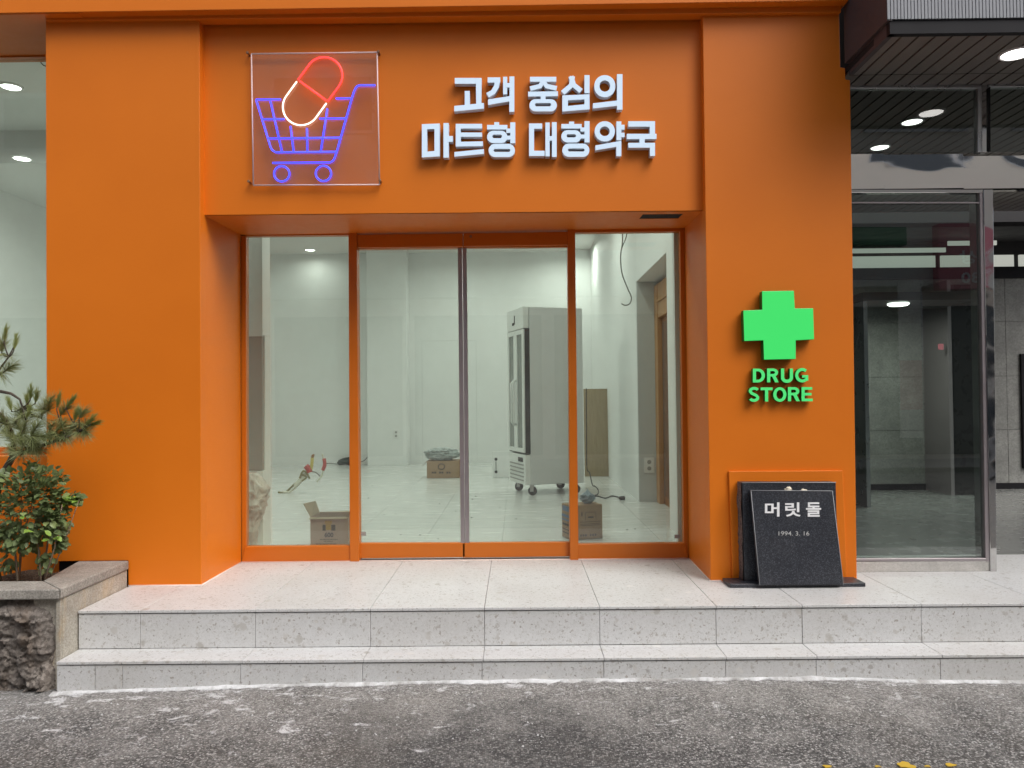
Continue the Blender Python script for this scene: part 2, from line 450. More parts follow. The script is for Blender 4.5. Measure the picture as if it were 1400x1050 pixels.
def mk_card(name, a, b):
    t = NT(name); p = t.pos()
    c = t.mix(t.noise(p, 20, 5, 0.6), a, b)
    w = t.n('ShaderNodeTexWave'); w.inputs['Scale'].default_value = 90; w.inputs['Distortion'].default_value = 0.6; w.bands_direction = 'X'
    t.l(p, w.inputs['Vector'])
    return t.bsdf(c, 0.85, 0, t.bump(w.outputs[0], 0.08, 0.002))
CARD_PINK = mk_card('printed_carton', (0.36, 0.26, 0.21), (0.44, 0.33, 0.275))
CARD = mk_card('kraft_carton', (0.26, 0.165, 0.09), (0.34, 0.22, 0.125))
CARD_IN = mk_card('carton_inside', (0.30, 0.235, 0.165), (0.38, 0.30, 0.21))
PRINT = plain('dark_print', (0.03, 0.025, 0.025), 0.7)
PRINT_GOLD = plain('gold_print', (0.42, 0.26, 0.05), 0.6)
PRINT_BLUE = plain('blue_print', (0.10, 0.16, 0.27), 0.6)
def mk_ply():
    t = NT('plywood'); p = t.pos((9, 9, 0.7))
    f = t.noise(p, 5, 6, 0.6, 0.8)
    return t.bsdf(t.mix(f, (0.20, 0.145, 0.08), (0.40, 0.31, 0.19)), 0.6, 0, t.bump(f, 0.1, 0.003))
PLY = mk_ply()
WOOD_DOOR = plain('brown_door', (0.24, 0.105, 0.035), 0.4, 0, 0.15, 6)
def mk_plastic(name, c, a):
    t = NT(name); p = t.pos()
    n = t.bump(t.noise(p, 26, 5, 0.6, 1.5), 0.9, 0.02)
    m = t.bsdf(t.mix(t.noise(p, 14, 4), tuple(x * 0.75 for x in c), c), 0.22, 0, n)
    tr = t.n('ShaderNodeBsdfTransparent'); mx = t.n('ShaderNodeMixShader')
    mx.inputs[0].default_value = a
    t.l(tr.outputs[0], mx.inputs[1]); t.l(t.b.outputs[0], mx.inputs[2]); t.l(mx.outputs[0], t.out.inputs['Surface'])
    return m
PLASTIC = mk_plastic('clear_plastic_bag', (0.62, 0.68, 0.66), 0.75)
PLASTIC_BLUE = mk_plastic('blue_printed_bag', (0.42, 0.52, 0.60), 0.85)
WRAP = mk_plastic('pale_wrapping', (0.74, 0.66, 0.61), 1.0)
TAPE_Y = plain('yellow_cable', (0.55, 0.45, 0.12), 0.5); TAPE_R = plain('red_tape', (0.42, 0.06, 0.05), 0.5); CABLE_W = plain('pale_cable', (0.60, 0.58, 0.48), 0.5); CABLE_O = plain('olive_cable', (0.22, 0.20, 0.10), 0.6)
CABLE_G = plain('grey_cable', (0.20, 0.20, 0.19), 0.6); DKGREEN = plain('dark_green_plastic', (0.02, 0.045, 0.04), 0.5)
OUTLET = plain('white_outlet_plastic', (0.72, 0.72, 0.70), 0.4)
BEAD = plain('sealant', (0.80, 0.66, 0.58), 0.5)
ENGRAVE = plain('silver_engraving', (0.78, 0.78, 0.78), 0.4, 0, 0.12, 60)
ENGRAVE_DULL = plain('worn_engraving', (0.42, 0.42, 0.41), 0.6, 0, 0.35, 90)
CHALK = plain('chalky_stone', (0.72, 0.66, 0.52), 0.8)
def mk_leaf(name, dk, md, lt):
    t = NT(name); oi = t.n('ShaderNodeObjectInfo')
    f = t.noise(t.pos(), 22, 3)
    k = t.mth('ADD', t.mth('MULTIPLY', oi.outputs['Random'], 0.75), t.mth('MULTIPLY', f, 0.3))
    c = t.ramp(k, [(0.0, dk), (0.55, md), (0.95, lt)])
    m = t.bsdf(c, 0.45, 0, None)
    tl = t.n('ShaderNodeBsdfTranslucent'); t.l(c, tl.inputs[0]); mx = t.n('ShaderNodeMixShader'); mx.inputs[0].default_value = 0.35
    t.l(t.b.outputs[0], mx.inputs[1]); t.l(tl.outputs[0], mx.inputs[2]); t.l(mx.outputs[0], t.out.inputs['Surface'])
    return m
LEAF = mk_leaf('shrub_leaf', (0.105, 0.145, 0.060), (0.215, 0.280, 0.110), (0.35, 0.43, 0.165))
LEAF_YOUNG = mk_leaf('young_leaf', (0.20, 0.36, 0.05), (0.24, 0.42, 0.06), (0.30, 0.46, 0.09))
NEEDLE = mk_leaf('pine_needle', (0.235, 0.27, 0.115), (0.34, 0.385, 0.16), (0.45, 0.48, 0.22))
NEEDLE_NEW = mk_leaf('young_needle', (0.28, 0.33, 0.10), (0.36, 0.42, 0.13), (0.44, 0.48, 0.18))
BARK = plain('bark', (0.085, 0.065, 0.05), 0.9, 0, 0.5, 40, 0.8)
STEM = plain('pale_stem', (0.22, 0.17, 0.12), 0.85, 0, 0.3, 40, 0.4)
def mk_soil():
    t = NT('soil'); p = t.pos()
    c = t.ramp(t.noise(p, 38, 7, 0.75), [(0.3, (0.03, 0.02, 0.014)), (0.55, (0.10, 0.07, 0.045)), (0.75, (0.22, 0.16, 0.10))])
    return t.bsdf(c, 0.95, 0, t.bump(t.noise(p, 70, 6, 0.7), 0.9, 0.02))
SOIL = mk_soil()
FAR_WALL = plain('far_wall', (0.76, 0.71, 0.63), 0.8, 0, 0.1, 0.6)
FAR_GLASS = plain('far_window', (0.05, 0.06, 0.07), 0.1)
FAR_PALE = plain('far_signboard', (0.62, 0.62, 0.56), 0.5)
FAR_RED = plain('far_red_sign', (0.62, 0.20, 0.24), 0.5)
FAR_GREEN = plain('far_green_sign', (0.05, 0.22, 0.10), 0.5)
FAR_WHITE = plain('far_white_lettering', (0.8, 0.8, 0.8), 0.5)
PAVING = plain('far_pavement', (0.30, 0.29, 0.28), 0.85, 0, 0.15, 3)
YELLOW = plain('worn_yellow_paint', (0.52, 0.34, 0.03), 0.7, 0, 0.25, 40)

# ------------------------------------------------------------------ text
def glyph(txt, bold=0.0):
    cu = bpy.data.curves.new('glyph_source', 'FONT'); cu.body = txt; cu.size = 1.0; cu.offset = bold; cu.resolution_u = 4
    o = bpy.data.objects.new('glyph_source', cu); COL.objects.link(o)
    dg = bpy.context.evaluated_depsgraph_get()
    me = bpy.data.meshes.new_from_object(o.evaluated_get(dg))
    vs_ = [v.co.copy() for v in me.vertices]; fs = [list(p.vertices) for p in me.polygons]
    bpy.data.objects.remove(o); bpy.data.curves.remove(cu); bpy.data.meshes.remove(me)
    return vs_, fs
def fit_text(mb, txt, corners, depth, bold=0.0):
    """corners: world points bl, br, tr, tl of the box the glyphs fill; depth: outward vector of the front face."""
    vs_, fs = glyph(txt, bold)
    if not vs_: return mb
    x0 = min(v.x for v in vs_); x1 = max(v.x for v in vs_); y0 = min(v.y for v in vs_); y1 = max(v.y for v in vs_)
    bl, br, tr, tl = corners; depth = Vector(depth)
    back = []
    for v in vs_:
        a = (v.x - x0) / (x1 - x0 or 1); b = (v.y - y0) / (y1 - y0 or 1)
        back.append((bl * (1 - a) + br * a) * (1 - b) + (tl * (1 - a) + tr * a) * b)
    n = len(vs_)
    ec = {}
    for f in fs:
        for i in range(len(f)):
            e = (f[i], f[(i + 1) % len(f)]); ec[e] = ec.get(e, 0) + 1
    sides = [(a, b, n + b, n + a) for (a, b) in ec if (b, a) not in ec]
    return mb.add(back + [p + depth for p in back], [f[::-1] for f in fs] + [[n + i for i in f] for f in fs] + sides)
def two_tone(o, side_mat, front=Vector((0, -1, 0)), lim=0.9):
    o.data.materials.append(side_mat)
    for p in o.data.polygons: p.material_index = 0 if p.normal.dot(front) > lim else 1
    return o
# ================================================================== GROUND
GX = [(-3.3, 951), (77, 948), (200, 944), (330, 939), (450, 936.5), (700, 931.5), (1000, 929), (1110, 927.5), (1250, 932), (1400, 933)]
YS = -0.736
_gp = []
for (px, py) in GX[1:]:
    q = at(px, py, YS); _gp.append((q.x, q.z))
def zroad(x, y):
    if x <= _gp[0][0]: z = _gp[0][1] - (min(1.5, _gp[0][0] - x)) * 0.05
    elif x >= _gp[-1][0]: z = _gp[-1][1]
    else:
        for (a, b) in zip(_gp, _gp[1:]):
            if a[0] <= x <= b[0]:
                z = a[1] + (b[1] - a[1]) * (x - a[0]) / (b[0] - a[0]); break
    k = min(1, max(0, (-y - 1.0) / 1.8)); zm = -0.415
    z = z * (1 - k) + zm * k
    return z + 0.006 * noise.noise(Vector((x * 2.1, y * 2.1, 0))) * min(1, max(0, -y - 0.75) * 4)
def grid(mb, xs, ys, fz):
    n = len(ys); b = len(mb.v)
    for x in xs:
        for y in ys: mb.v.append(Vector((x, y, fz(x, y))))
    for i in range(len(xs) - 1):
        for j in range(n - 1):
            mb.smooth.add(len(mb.f)); mb.f.append([b + i * n + j, b + (i + 1) * n + j, b + (i + 1) * n + j + 1, b + i * n + j + 1])
xs = [-40, -25, -14, -9, -6] + [-4.5 + 0.06 * i for i in range(151)] + [5.5, 7, 10, 16, 28, 40]
ys = [-10.4, -8, -6, -5, -4, -3.4, -3.0] + [-2.6 + 0.05 * i for i in range(46)]
g = MB(); grid(g, xs, ys, zroad)
road = g.build('road', ASPHALT); tag(road, 'grey asphalt road with white cement stains along the step', 'road', kind='structure')
g = MB(); grid(g, [-60, 0, 60], [-60, -9.9], lambda x, y: -0.30)
tag(g.build('far_pavement', PAVING), 'grey pavement across the street', 'pavement', kind='structure')
g = MB(); grid(g, [-60, 0, 60], [-60, 60], lambda x, y: -0.62)
tag(g.build('ground', PAVING), 'ground below the street', 'ground', kind='structure')
# loose grit and cement crumbs lying on the road
rnd = random.Random(3)
g = MB()
for i in range(1500):
    x = rnd.uniform(-3.0, 3.4); y = -0.80 - abs(rnd.gauss(0, 0.55))
    if y < -2.3: continue
    s = rnd.choice([0.002, 0.003, 0.003, 0.004, 0.006]) * rnd.uniform(0.7, 1.4)
    if rnd.random() < 0.012: s *= 2.2
    z = zroad(x, y); a = rnd.uniform(0, 6.28); c_, s_ = math.cos(a) * s, math.sin(a) * s
    g.add([(x + c_, y + s_, z - 0.001), (x - s_ * 0.8, y + c_ * 0.8, z - 0.001), (x - c_ * 0.9, y - s_ * 0.7, z - 0.001), (x + s_ * 0.7, y - c_, z - 0.001), (x + s * 0.1, y, z + s * 0.8)],
          [(0, 1, 4), (1, 2, 4), (2, 3, 4), (3, 0, 4)])
tag(g.build('road_grit', MORTAR), 'white grit and cement crumbs scattered on the asphalt', 'grit', kind='stuff')
g = MB()
for (px, py, w) in ((1131, 1049, 9), (1235, 1046, 15), (1242, 1049, 14), (1200, 1049, 6), (1299, 1047, 11), (1268, 1049, 6)):
    q = atz(px, py, -0.405); n = 9
    for _ in range(4): q = atz(px, py, zroad(q.x, q.y))
    pts = []
    for k in range(n):
        a = 6.283 * k / n; r = w / 300 * rnd.uniform(0.35, 0.9)
        x = q.x + r * math.cos(a); y = q.y + 0.55 * r * math.sin(a)
        pts.append(V(x, y, zroad(x, y) + 0.004))
    g.prism(pts, (0, 0, 0.0015))
tag(g.build('worn_road_marking', YELLOW), 'flaked yellow road paint at the bottom right', 'road marking', kind='structure')

# ================================================================== STEPS
XJ = [at(px, 860, -0.5425).x for px in (107, 192, 349, 506.5, 662.5, 820, 979, 1096.8, 1259.8)]
XW = -2.3814
XJ[0] = XW + 0.003
XJ += [XJ[-1] + 0.66, XJ[-1] + 1.32, XJ[-1] + 1.98]
XE = XJ[-1]
YP, YL = -0.5425, -0.7358          # upper and lower riser faces
ZL = -0.2077
steps = struct('entrance_steps', (0, YP, -0.4))
tag(steps, 'two pale terrazzo entrance steps', 'steps')
g = MB(); g.box(XW + 0.006, XE, YL + 0.025, 0.9, -0.60, ZL - 0.026)
g.box(XW + 0.006, XE, YP + 0.025, 0.9, ZL - 0.026, -0.026)
g.build('step_core', GROUT, steps)
J = 0.0022
for i in range(len(XJ) - 1):
    a, b = XJ[i] + J / 2, XJ[i + 1] - J / 2
    dz = rnd.uniform(-0.0008, 0.0008); dy = rnd.uniform(-0.001, 0.001)
    MB().box(a, b, YP - 0.006, 0.70, -0.0150, 0.0 + dz * 0.5).build('tread_tile', TERRAZZO, steps, 0.0015, 1)
    MB().box(a, b, YP + dy, YP + 0.02, ZL + 0.003, -0.0215).build('riser_tile', TERRAZZO, steps, 0.0012, 1)
    MB().box(a, b, YL - 0.006, YP + 0.018, ZL - 0.0150, ZL + dz).build('tread_tile', TERRAZZO, steps, 0.0015, 1)
    # lower risers
XL2 = [at(px, 922, YL).x for px in (78, 130, 167.5, 329, 495.7, 659, 825.5, 992, 1116, 1286)]
XL2[0] = XW + 0.003; XL2 += [XL2[-1] + 0.62, XE]
for a, b in zip(XL2, XL2[1:]):
    dy = rnd.uniform(-0.001, 0.001)
    MB().box(a + J / 2, b - J / 2, YL + dy, YL + 0.02, -0.55, ZL - 0.0215).build('riser_tile', TERRAZZO, steps, 0.0012, 1)
# ragged mortar fillet along the foot of the step
g = MB(); n = 360; row = []
for i in range(n + 1):
    x = XW - 0.02 + (XE - XW) * i / n
    w = 0.020 + 0.026 * noise.noise(Vector((x * 3.1, 0, 5))) + 0.022 * noise.noise(Vector((x * 17, 1, 2))) + 0.012 * noise.noise(Vector((x * 51, 1, 9)))
    w = max(0.008, w)
    h = 0.011 + 0.006 * noise.noise(Vector((x * 9, 7, 1)))
    z0 = zroad(x, YL)
    row.append([V(x, YL + 0.004, z0 + h), V(x, YL - w * 0.35, z0 + h * 0.75), V(x, YL - w * 0.8, zroad(x, YL - w * 0.8) + h * 0.3), V(x, YL - w, zroad(x, YL - w) - 0.003)])
for i in range(n):
    for j in range(3):
        g.add([row[i][j], row[i + 1][j], row[i + 1][j + 1], row[i][j + 1]], [(0, 1, 2, 3)])
g.build('mortar_fillet', MORTAR, steps)

# ================================================================== ORANGE STOREFRONT
store = thing('pharmacy_storefront', (-0.4, 0, 0), 'bright orange clad pharmacy front with a recessed glass entrance', 'storefront')
ZB = -0.003
def P0(px, py): return at(px, py, 0.0)
def setz(v, z): v = v.copy(); v.z = z; return v
# left pier cladding (notched above the planter)
ptl, ptr = P0(62.3, -20), P0(272.4, -20)
pbr = setz(P0(275.2, 800), ZB); pbn = setz(P0(175.5, 800), ZB)
ptn = P0(175.2, 766.5); pbl = P0(64, 767.5)
g = MB(); g.prism([ptl, ptr, pbr, pbn, ptn, pbl], (0, 0.10, 0)); g.build('pier_panel', ORANGE, store, 0.002, 1)
g = MB(); g.box(ptl.x + 0.03, pbr.x - 0.03, 0.10, 0.66, ZB, 5.0)
g.build('pier_core', RECESS_DARK, store)
# right pier cladding with the stepped notch below the canopy
r = [P0(960.2, -20), P0(1146.5, -20), P0(1149, 92), P0(1155.5, 93), P0(1156, 108.5), P0(1162.3, 109.5)]
rb = setz(P0(1171.5, 790), ZB); rl = setz(P0(971.6, 792.5), ZB)
g = MB(); g.prism(r + [rb, rl], (0, 0.10, 0)); g.build('pier_panel', ORANGE, store, 0.002, 1)
g = MB(); g.box(rl.x + 0.03, 1.98, 0.10, 0.66, ZB, 5.0); g.build('pier_core', RECESS_DARK, store)
g = MB(); g.box(1.90, 2.16, 0.112, 0.19, 3.14, 5.0); g.build('gap_filler', RECESS_DARK, store)  # added dark filler, hides the sky gap between pier and canopy
# sign panel over the recess
s = 0.068
sb1, sb2 = at(278.5, 294.8, s), at(962.2, 288.5, s)
g = MB(); g.prism([V(sb1.x - 0.03, s, 3.9), V(sb2.x + 0.03, s, 3.9), V(sb2.x + 0.03, s, sb2.z), V(sb1.x - 0.03, s, sb1.z)], (0, 0.03, 0)); g.build('sign_panel', ORANGE, store)
# soffit of the recess with a small rectangular cut-out
d = 0.65
A, B, C, D_ = sb1 + V(0, .001, .0), sb2 + V(0, .001, .0), at(935.5, 311.5, d), at(328.8, 320.8, d)
def zs(x, y):
    k = (y - s) / (d - s); u = (x - A.x) / (B.x - A.x)
    return (A.z * (1 - u) + B.z * u) * (1 - k) + (D_.z * (1 - u) + C.z * u) * k
h = [atz(878.5, 292.2, 2.289), atz(934.5, 290.6, 2.289), atz(928, 298.5, 2.289), atz(873.5, 299.6, 2.289)]
hx0, hx1, hy0, hy1 = (h[0].x + h[3].x) / 2, (h[1].x + h[2].x) / 2, (h[0].y + h[1].y) / 2, (h[2].y + h[3].y) / 2
hy0 = max(hy0, s + 0.03)
def sp(x, y): return V(x, y, zs(x, y))
def slabq(mb, x0, x1, y0, y1):
    lo = [sp(x0, y0), sp(x1, y0), sp(x1, y1), sp(x0, y1)]
    mb.hexa(lo + [p + V(0, 0, 0.004) for p in lo])
xa, xb = A.x - 0.02, B.x + 0.02
g = MB(); slabq(g, xa, hx0, s, d + 0.1); slabq(g, hx1, xb, s, d + 0.1); slabq(g, hx0, hx1, s, hy0); slabq(g, hx0, hx1, hy1, d + 0.1)
so_ = g.build('soffit_panel', ORANGE, store)
zt_ = zs(hx0, hy0) - 0.012
g = MB(); g.box(hx0 - .02, hx1 + .02, hy0 - .02, hy1 + .02, zt_ + 0.02, zt_ + 0.16); g.build('cutout_shade_box', DARK_OPEN, store)  # solid near-black box stands in for the shade inside the cut-out
# reveals
def reveal(f0, f1, b0, b1, sgn):
    lo = [f0, b0, b1, f1]
    g = MB(); g.prism(lo, (sgn * 0.025, 0, 0)); return g.build('reveal_panel', ORANGE, store)
def onx(a, b, z):   # point on the pier edge line at height z
    k = (z - a.z) / (b.z - a.z); return a.lerp(b, k)
lt = onx(ptr, pbr, sb1.z + .02); ly = 0.099
rt = onx(r[0], rl, sb2.z + .02)
reveal(V(pbr.x, ly, ZB), V(lt.x, ly, lt.z), setz(at(329.6, 769, d), ZB), at(328.6, 318, d), -1)
reveal(V(rl.x, ly, ZB), V(rt.x, ly, rt.z), setz(at(942, 764, d), ZB), at(936.3, 309, d), 1)
# top fascia with its shadow trim
ff = -0.095
f1, f2 = at(-60, 21.6, ff), at(1160.5, 0.6, ff)
f1.x -= 6
f1.z = at(-60, 21.6, ff).z + 0.0
g = MB(); g.prism([f1, f2, V(f2.x, ff, 5.2), V(f1.x, ff, 5.2)], (0, 0.35, 0)); g.build('top_fascia', ORANGE, store, 0.003, 1)
t1, t2 = at(62.5, 28.0, -0.03), at(1150, 16.5, -0.03)
g = MB(); g.prism([V(t1.x, -0.03, t1.z), V(t2.x, -0.03, t2.z), V(t2.x, -0.03, t2.z + 0.12), V(t1.x, -0.03, t1.z + 0.12)], (0, 0.08, 0)); g.build('fascia_trim', ORANGE, store, 0.002, 1)
g = MB(); g.box(f1.x, f2.x - 0.02, 0.26, 0.8, 3.95, 5.2); g.build('upper_wall', RECESS_DARK, store)
# beads of sealant where panel meets stone
g = MB()
for a, b in ((V(pbn.x, -0.001, 0.002), V(pbr.x, -0.001, 0.002)), (V(pbr.x + .002, 0, 0.002), setz(at(329.6, 769, d), .002)), (V(rl.x - .002, 0, 0.002), setz(at(942, 764, d), .002)), (V(rl.x, -0.001, 0.002), V(P0(986, 792).x, -0.001, 0.002)), (setz(at(329.6, 769, d), .002), setz(at(942, 764, d), .002))):
    g.tube([a, b], 0.0048, 6)
g.build('sealant_bead', BEAD, store)
# raised orange surround behind the cornerstone
q1, q2 = P0(995.3, 644), P0(1150.8, 643)
b1, b2 = setz(P0(1000.5, 792), ZB), setz(P0(1156.5, 790), ZB)
g = MB(); g.prism([q1, q2, b2, b1], (0, -0.018, 0)); g.build('surround_panel', ORANGE, store, 0.003, 2)

# left display window
Yw = 0.50
wx0, wx1 = -6.5, ptl.x + 0.25
wz0, wz1 = at(30, 611, Yw).z, at(30, 81, Yw).z
win = MB()
win.box(wx0, wx1, Yw - .03, Yw + .05, wz1, wz1 + 0.07); win.box(wx0, wx1, Yw - .03, Yw + .05, wz0 - 0.05, wz0); win.box(wx0 - .06, wx0, Yw - .03, Yw + .05, wz0, wz1)
wf = win.build('window', ORANGE_FRAME, store, 0.003, 1)
MB().box(wx0, wx1, Yw, Yw + .008, wz0, wz1).build('pane', GLASS, wf)
g = MB(); zsf = at(30, 21, ff).z; g.prism([V(wx0, ff + .01, zsf + .012), V(wx1, ff + .01, zsf + .012), V(wx1, Yw + .06, zsf + .014), V(wx0, Yw + .06, zsf + .014)], (0, 0, 0.02)); g.build('soffit_panel', ORANGE, store)
g = MB(); g.box(wx0, wx1, Yw - .025, Yw + .05, wz1 + 0.07, zsf + .03); g.build('window_head', ORANGE, store)
g = MB(); g.box(wx0, wx1, Yw - .16, Yw + .05, -0.4, wz0 - 0.05); g.build('window_apron', ORANGE, store, 0.004, 1)
cb = [at(49, 81, Yw + .06), at(54, 83, Yw + .06), at(59, 89, Yw + .06), at(66, 92, Yw + .06)]
g = MB(); g.tube(cb, 0.004, 6); tag(g.build('loose_cable', CABLE_G), 'short dark cable drooping at the top of the left window', 'cable')

# ------------------------------------------------------------------ entrance glazing
ent = thing('glass_entrance', (-0.4, d, 0), 'orange framed glass entrance with two sliding doors and two fixed panes', 'entrance')
Yd = d; Yo = d + 0.035
def px_box(mb, x0, x1, y0, y1, Y, dep, sag=0.0):
    """box whose front face on the plane Y fills the given picture rectangle"""
    p = [at(x0, y1, Y), at(x1, y1, Y), at(x1, y0, Y), at(x0, y0, Y)]
    return mb.prism(p, (0, dep, 0))
def poly_px(mb, pts, Y, dep): return mb.prism([at(x, y, Y) for x, y in pts], (0, dep, 0))
# fixed frames: left
g = MB(); poly_px(g, [(329, 318), (336.2, 318), (336.6, 775), (329.8, 775)], Yd + .012, .06); g.build('jamb', ORANGE_FRAME, ent, 0.003, 1)
g = MB(); poly_px(g, [(476.3, 316), (487.6, 316), (491.0, 768), (478.2, 768)], Yd - .006, .09); g.build('mullion', ORANGE_FRAME, ent, 0.003, 1)
g = MB(); poly_px(g, [(335, 747.5), (479.5, 746.3), (479.5, 768.3), (329.8, 768.7)], Yd + .004, .06); g.build('bottom_rail', ORANGE_FRAME, ent, 0.003, 1)
g = MB(); poly_px(g, [(329, 318), (478, 317), (478, 321.2), (329, 322.6)], Yd + .012, .06); g.build('top_rail', ORANGE_FRAME, ent, 0.002, 1)
g = MB(); poly_px(g, [(335.5, 748), (478.5, 747), (477, 321), (335, 322)], Yd + .034, .008); g.build('pane', GLASS, ent)
# right
g = MB(); poly_px(g, [(776.0, 312), (786.3, 312), (791.0, 766), (779.4, 766)], Yd - .006, .09); g.build('mullion', ORANGE_FRAME, ent, 0.003, 1)
g = MB(); poly_px(g, [(929.6, 308), (937, 308), (943, 772), (935.3, 772)], Yd + .012, .06); g.build('jamb', ORANGE_FRAME, ent, 0.003, 1)
g = MB(); poly_px(g, [(789, 744.2), (936.5, 742.6), (942, 764.2), (781.5, 765.4)], Yd + .004, .06); g.build('bottom_rail', ORANGE_FRAME, ent, 0.003, 1)
g = MB(); poly_px(g, [(785, 310), (937, 308), (937, 316.2), (785, 318.0)], Yd + .012, .06); g.build('top_rail', ORANGE_FRAME, ent, 0.002, 1)
g = MB(); poly_px(g, [(786, 745), (936, 743.4), (930.5, 315), (785.5, 317)], Yd + .034, .008); g.build('pane', GLASS, ent)
# header over the doors, in two covers
for x0, x1, a, b in ((487, 632.8, 320.5, 318.6), (633.6, 777, 318.6, 316.6)):
    g = MB(); poly_px(g, [(x0, a), (x1, b), (x1, b + 18.6), (x0, a + 18.2)], Yd + .010, .10); g.build('door_header', ORANGE_FRAME, ent, 0.003, 1)
lk = at(643.6, 323.3, Yd + .010)
g = MB(); g.lathe(lk + V(0, -.004, 0), [(0.010, 0), (0.010, 0.006)], 14, 'Y'); g.build('key_switch', CHROME, ent)
# sliding doors
for (xl0, xl1, xr0, xr1, side) in ((487.6, 491.0, 631.6, 635.8, 0), (632.4, 636.4, 776, 779.6, 1)):
    dr = MB(); poly_px(dr, [(xl0, 742.9 + (0.0 if side == 0 else -.6)), (xr1, 742.3 - side), (xr1, 761.8 - side), (xl0, 763.6 - side)][0:4], Yo, .045)
    do = dr.build('sliding_door', ORANGE_FRAME, ent, 0.003, 1)
    tag(do, ('left sliding glass door', 'right sliding glass door')[side])
    g = MB(); poly_px(g, [(xl0, 337.8 - side * 1.6), (xr0, 336.2 - side * 1.2), (xr0, 338.8 - side * 1.2), (xl0, 340.4 - side * 1.6)], Yo, .045); g.build('top_rail', ORANGE_FRAME, do)
    if side == 0: st = [(625.8, 336), (631.3, 336), (635.4, 743), (629.8, 743)]
    else: st = [(632.3, 335), (637.8, 335), (641.6, 743), (636.2, 743)]
    g = MB(); poly_px(g, st, Yo + .004, .04); g.build('stile', ALU, do, 0.002, 1)
    if side == 0: gl = [(488, 744), (634, 743), (630, 338), (486, 339)]
    else: gl = [(637, 743), (781, 741.8), (777.5, 336), (633, 337)]
    g = MB(); poly_px(g, gl, Yo + .018, .008); g.build('pane', GLASS, do)
# maker's stickers on the glass
g = MB(); px_box(g, 922.2, 929, 731, 736, Yd + .033, .0008); g.build('sticker', GREY_PANEL, ent)
g = MB(); px_box(g, 493.5, 500.5, 727, 732.5, Yo + .017, .0008); g.build('sticker', GREY_PANEL, ent)

# ================================================================== SHOP INTERIOR
YB = atz(600, 634, 0).y            # back wall
YF = 0.76
XRW = atz(916, 722, 0).x           # right side wall
ZC, ZC2, YC2 = 4.05, 3.70, 3.43
shop = thing('shop_interior', (-2, 4, 0), 'empty white shop room behind the glass entrance', 'room')
fl = struct('shop_floor', (-2, YF, 0)); tag(fl, 'pale polished tile floor inside the shop', 'floor')
g = MB(); g.box(-9.2, 2.6, YF - .05, YB + .3, -0.06, -0.008); g.build('screed', GROUT, fl)
TS = 0.62
tx0 = atz(576.5, 745, 0).x
tile_me = MB().box(-TS / 2 + .001, TS / 2 - .001, -TS / 2 + .001, TS / 2 - .001, -0.008, 0.0).mesh('floor_tile', SHOP_FLOOR)
i0 = math.ceil((-4.3 - tx0) / TS)
x = tx0 + (i0 + .5) * TS
while x - TS / 2 < XRW + 0.25:
    y = YF - .02 + TS / 2
    while y - TS / 2 < YB:
        o = inst('floor_tile', tile_me, fl, (x, y, 0)); y += TS
    x += TS
MB().box(-9.2, tx0 + i0 * TS - .001, YF - .02, YB, -0.008, 0).build('far_floor', SHOP_FLOOR, fl)
MB().box(-9.2, XRW + .3, YB, YB + .12, -.02, 4.3).build('back_wall', WHITE_WALL, shop)
MB().box(-9.3, -9.2, YF - .3, YB, -.02, 4.3).build('side_wall', WHITE_WALL, shop)
# high ceiling in front, lower ceiling behind, drop beam between
MB().box(-9.2, 2.6, Yw + .1, YC2, ZC, ZC + .05).build('ceiling', CEIL, shop)
MB().box(-9.2, 2.6, YC2 + .06, YB, ZC2, ZC2 + .05).build('ceiling', CEIL, shop)
MB().box(-9.2, 2.6, YC2, YC2 + .06, ZC2, ZC + .05).build('drop_beam', CEIL, shop)
MB().box(-6.35, -6.2, YC2, YB, -.02, ZC2 - .001).build('side_wall', WHITE_WALL, shop)
MB().box(-9.2, wx1 + .1, Yw + .055, Yw + .15, -.02, wz0).build('front_wall', WHITE_WALL, shop)
g = MB(); g.box(ptl.x - .3, 2.3, d + .10, d + .16, 2.36, 4.1); g.box(1.13, 2.3, d + .10, d + .16, -.02, 2.36); g.box(ptl.x - .1, -1.96, d + .10, d + .16, -.02, 2.36)
g.build('front_wall', WHITE_WALL, shop)
# right wall with the deep doorway
y0, y1 = atz(916, 722, 0).y, atx(873, 680, XRW).y
ztop = atx(892, 363.5, XRW).z
g = MB(); g.box(XRW, XRW + .42, YF, y0, -.02, 4.1); g.box(XRW, XRW + .42, y1, YB, -.02, 4.1); g.box(XRW, XRW + .42, y0, y1, ztop, 4.1)
g.build('side_wall', WHITE_WALL, shop, 0.002, 1)
YJ = y1
XD = XRW + 0.24
MB().box(XRW + .005, XD, y1 - .03, y1 + .001, 0, ztop - .001).build('doorway_lining', plain('grey_door_lining', (0.52, 0.53, 0.52), 0.5, 0, .03), shop)
g = MB(); g.box(XD, XD + .03, y0, y1, 0, 2.30); idr = g.build('interior_door', WOOD_DOOR, shop)
g = MB()
g.box(XD - .05, XD, y1 - .20, y1 - .031, 0, ztop - .05); g.box(XD - .045, XD, y0, y1 - .21, 1.96, 2.32); g.box(XD - .06, XD - .046, y0, y1 - .21, 2.12, 2.15); g.box(XD - .05, XD, y0, y0 + .12, 0, 1.98)
g.build('door_frame', plain('tan_door_frame', (0.42, 0.22, 0.09), .45, 0, .1, 6), idr, 0.003, 1)
g = MB(); g.box(XD - .02, XD - .001, y1 - .60, y1 - .30, .10, 1.9); g.build('door_leaf', plain('dark_door_leaf', (0.10, 0.05, 0.025), .4), idr)
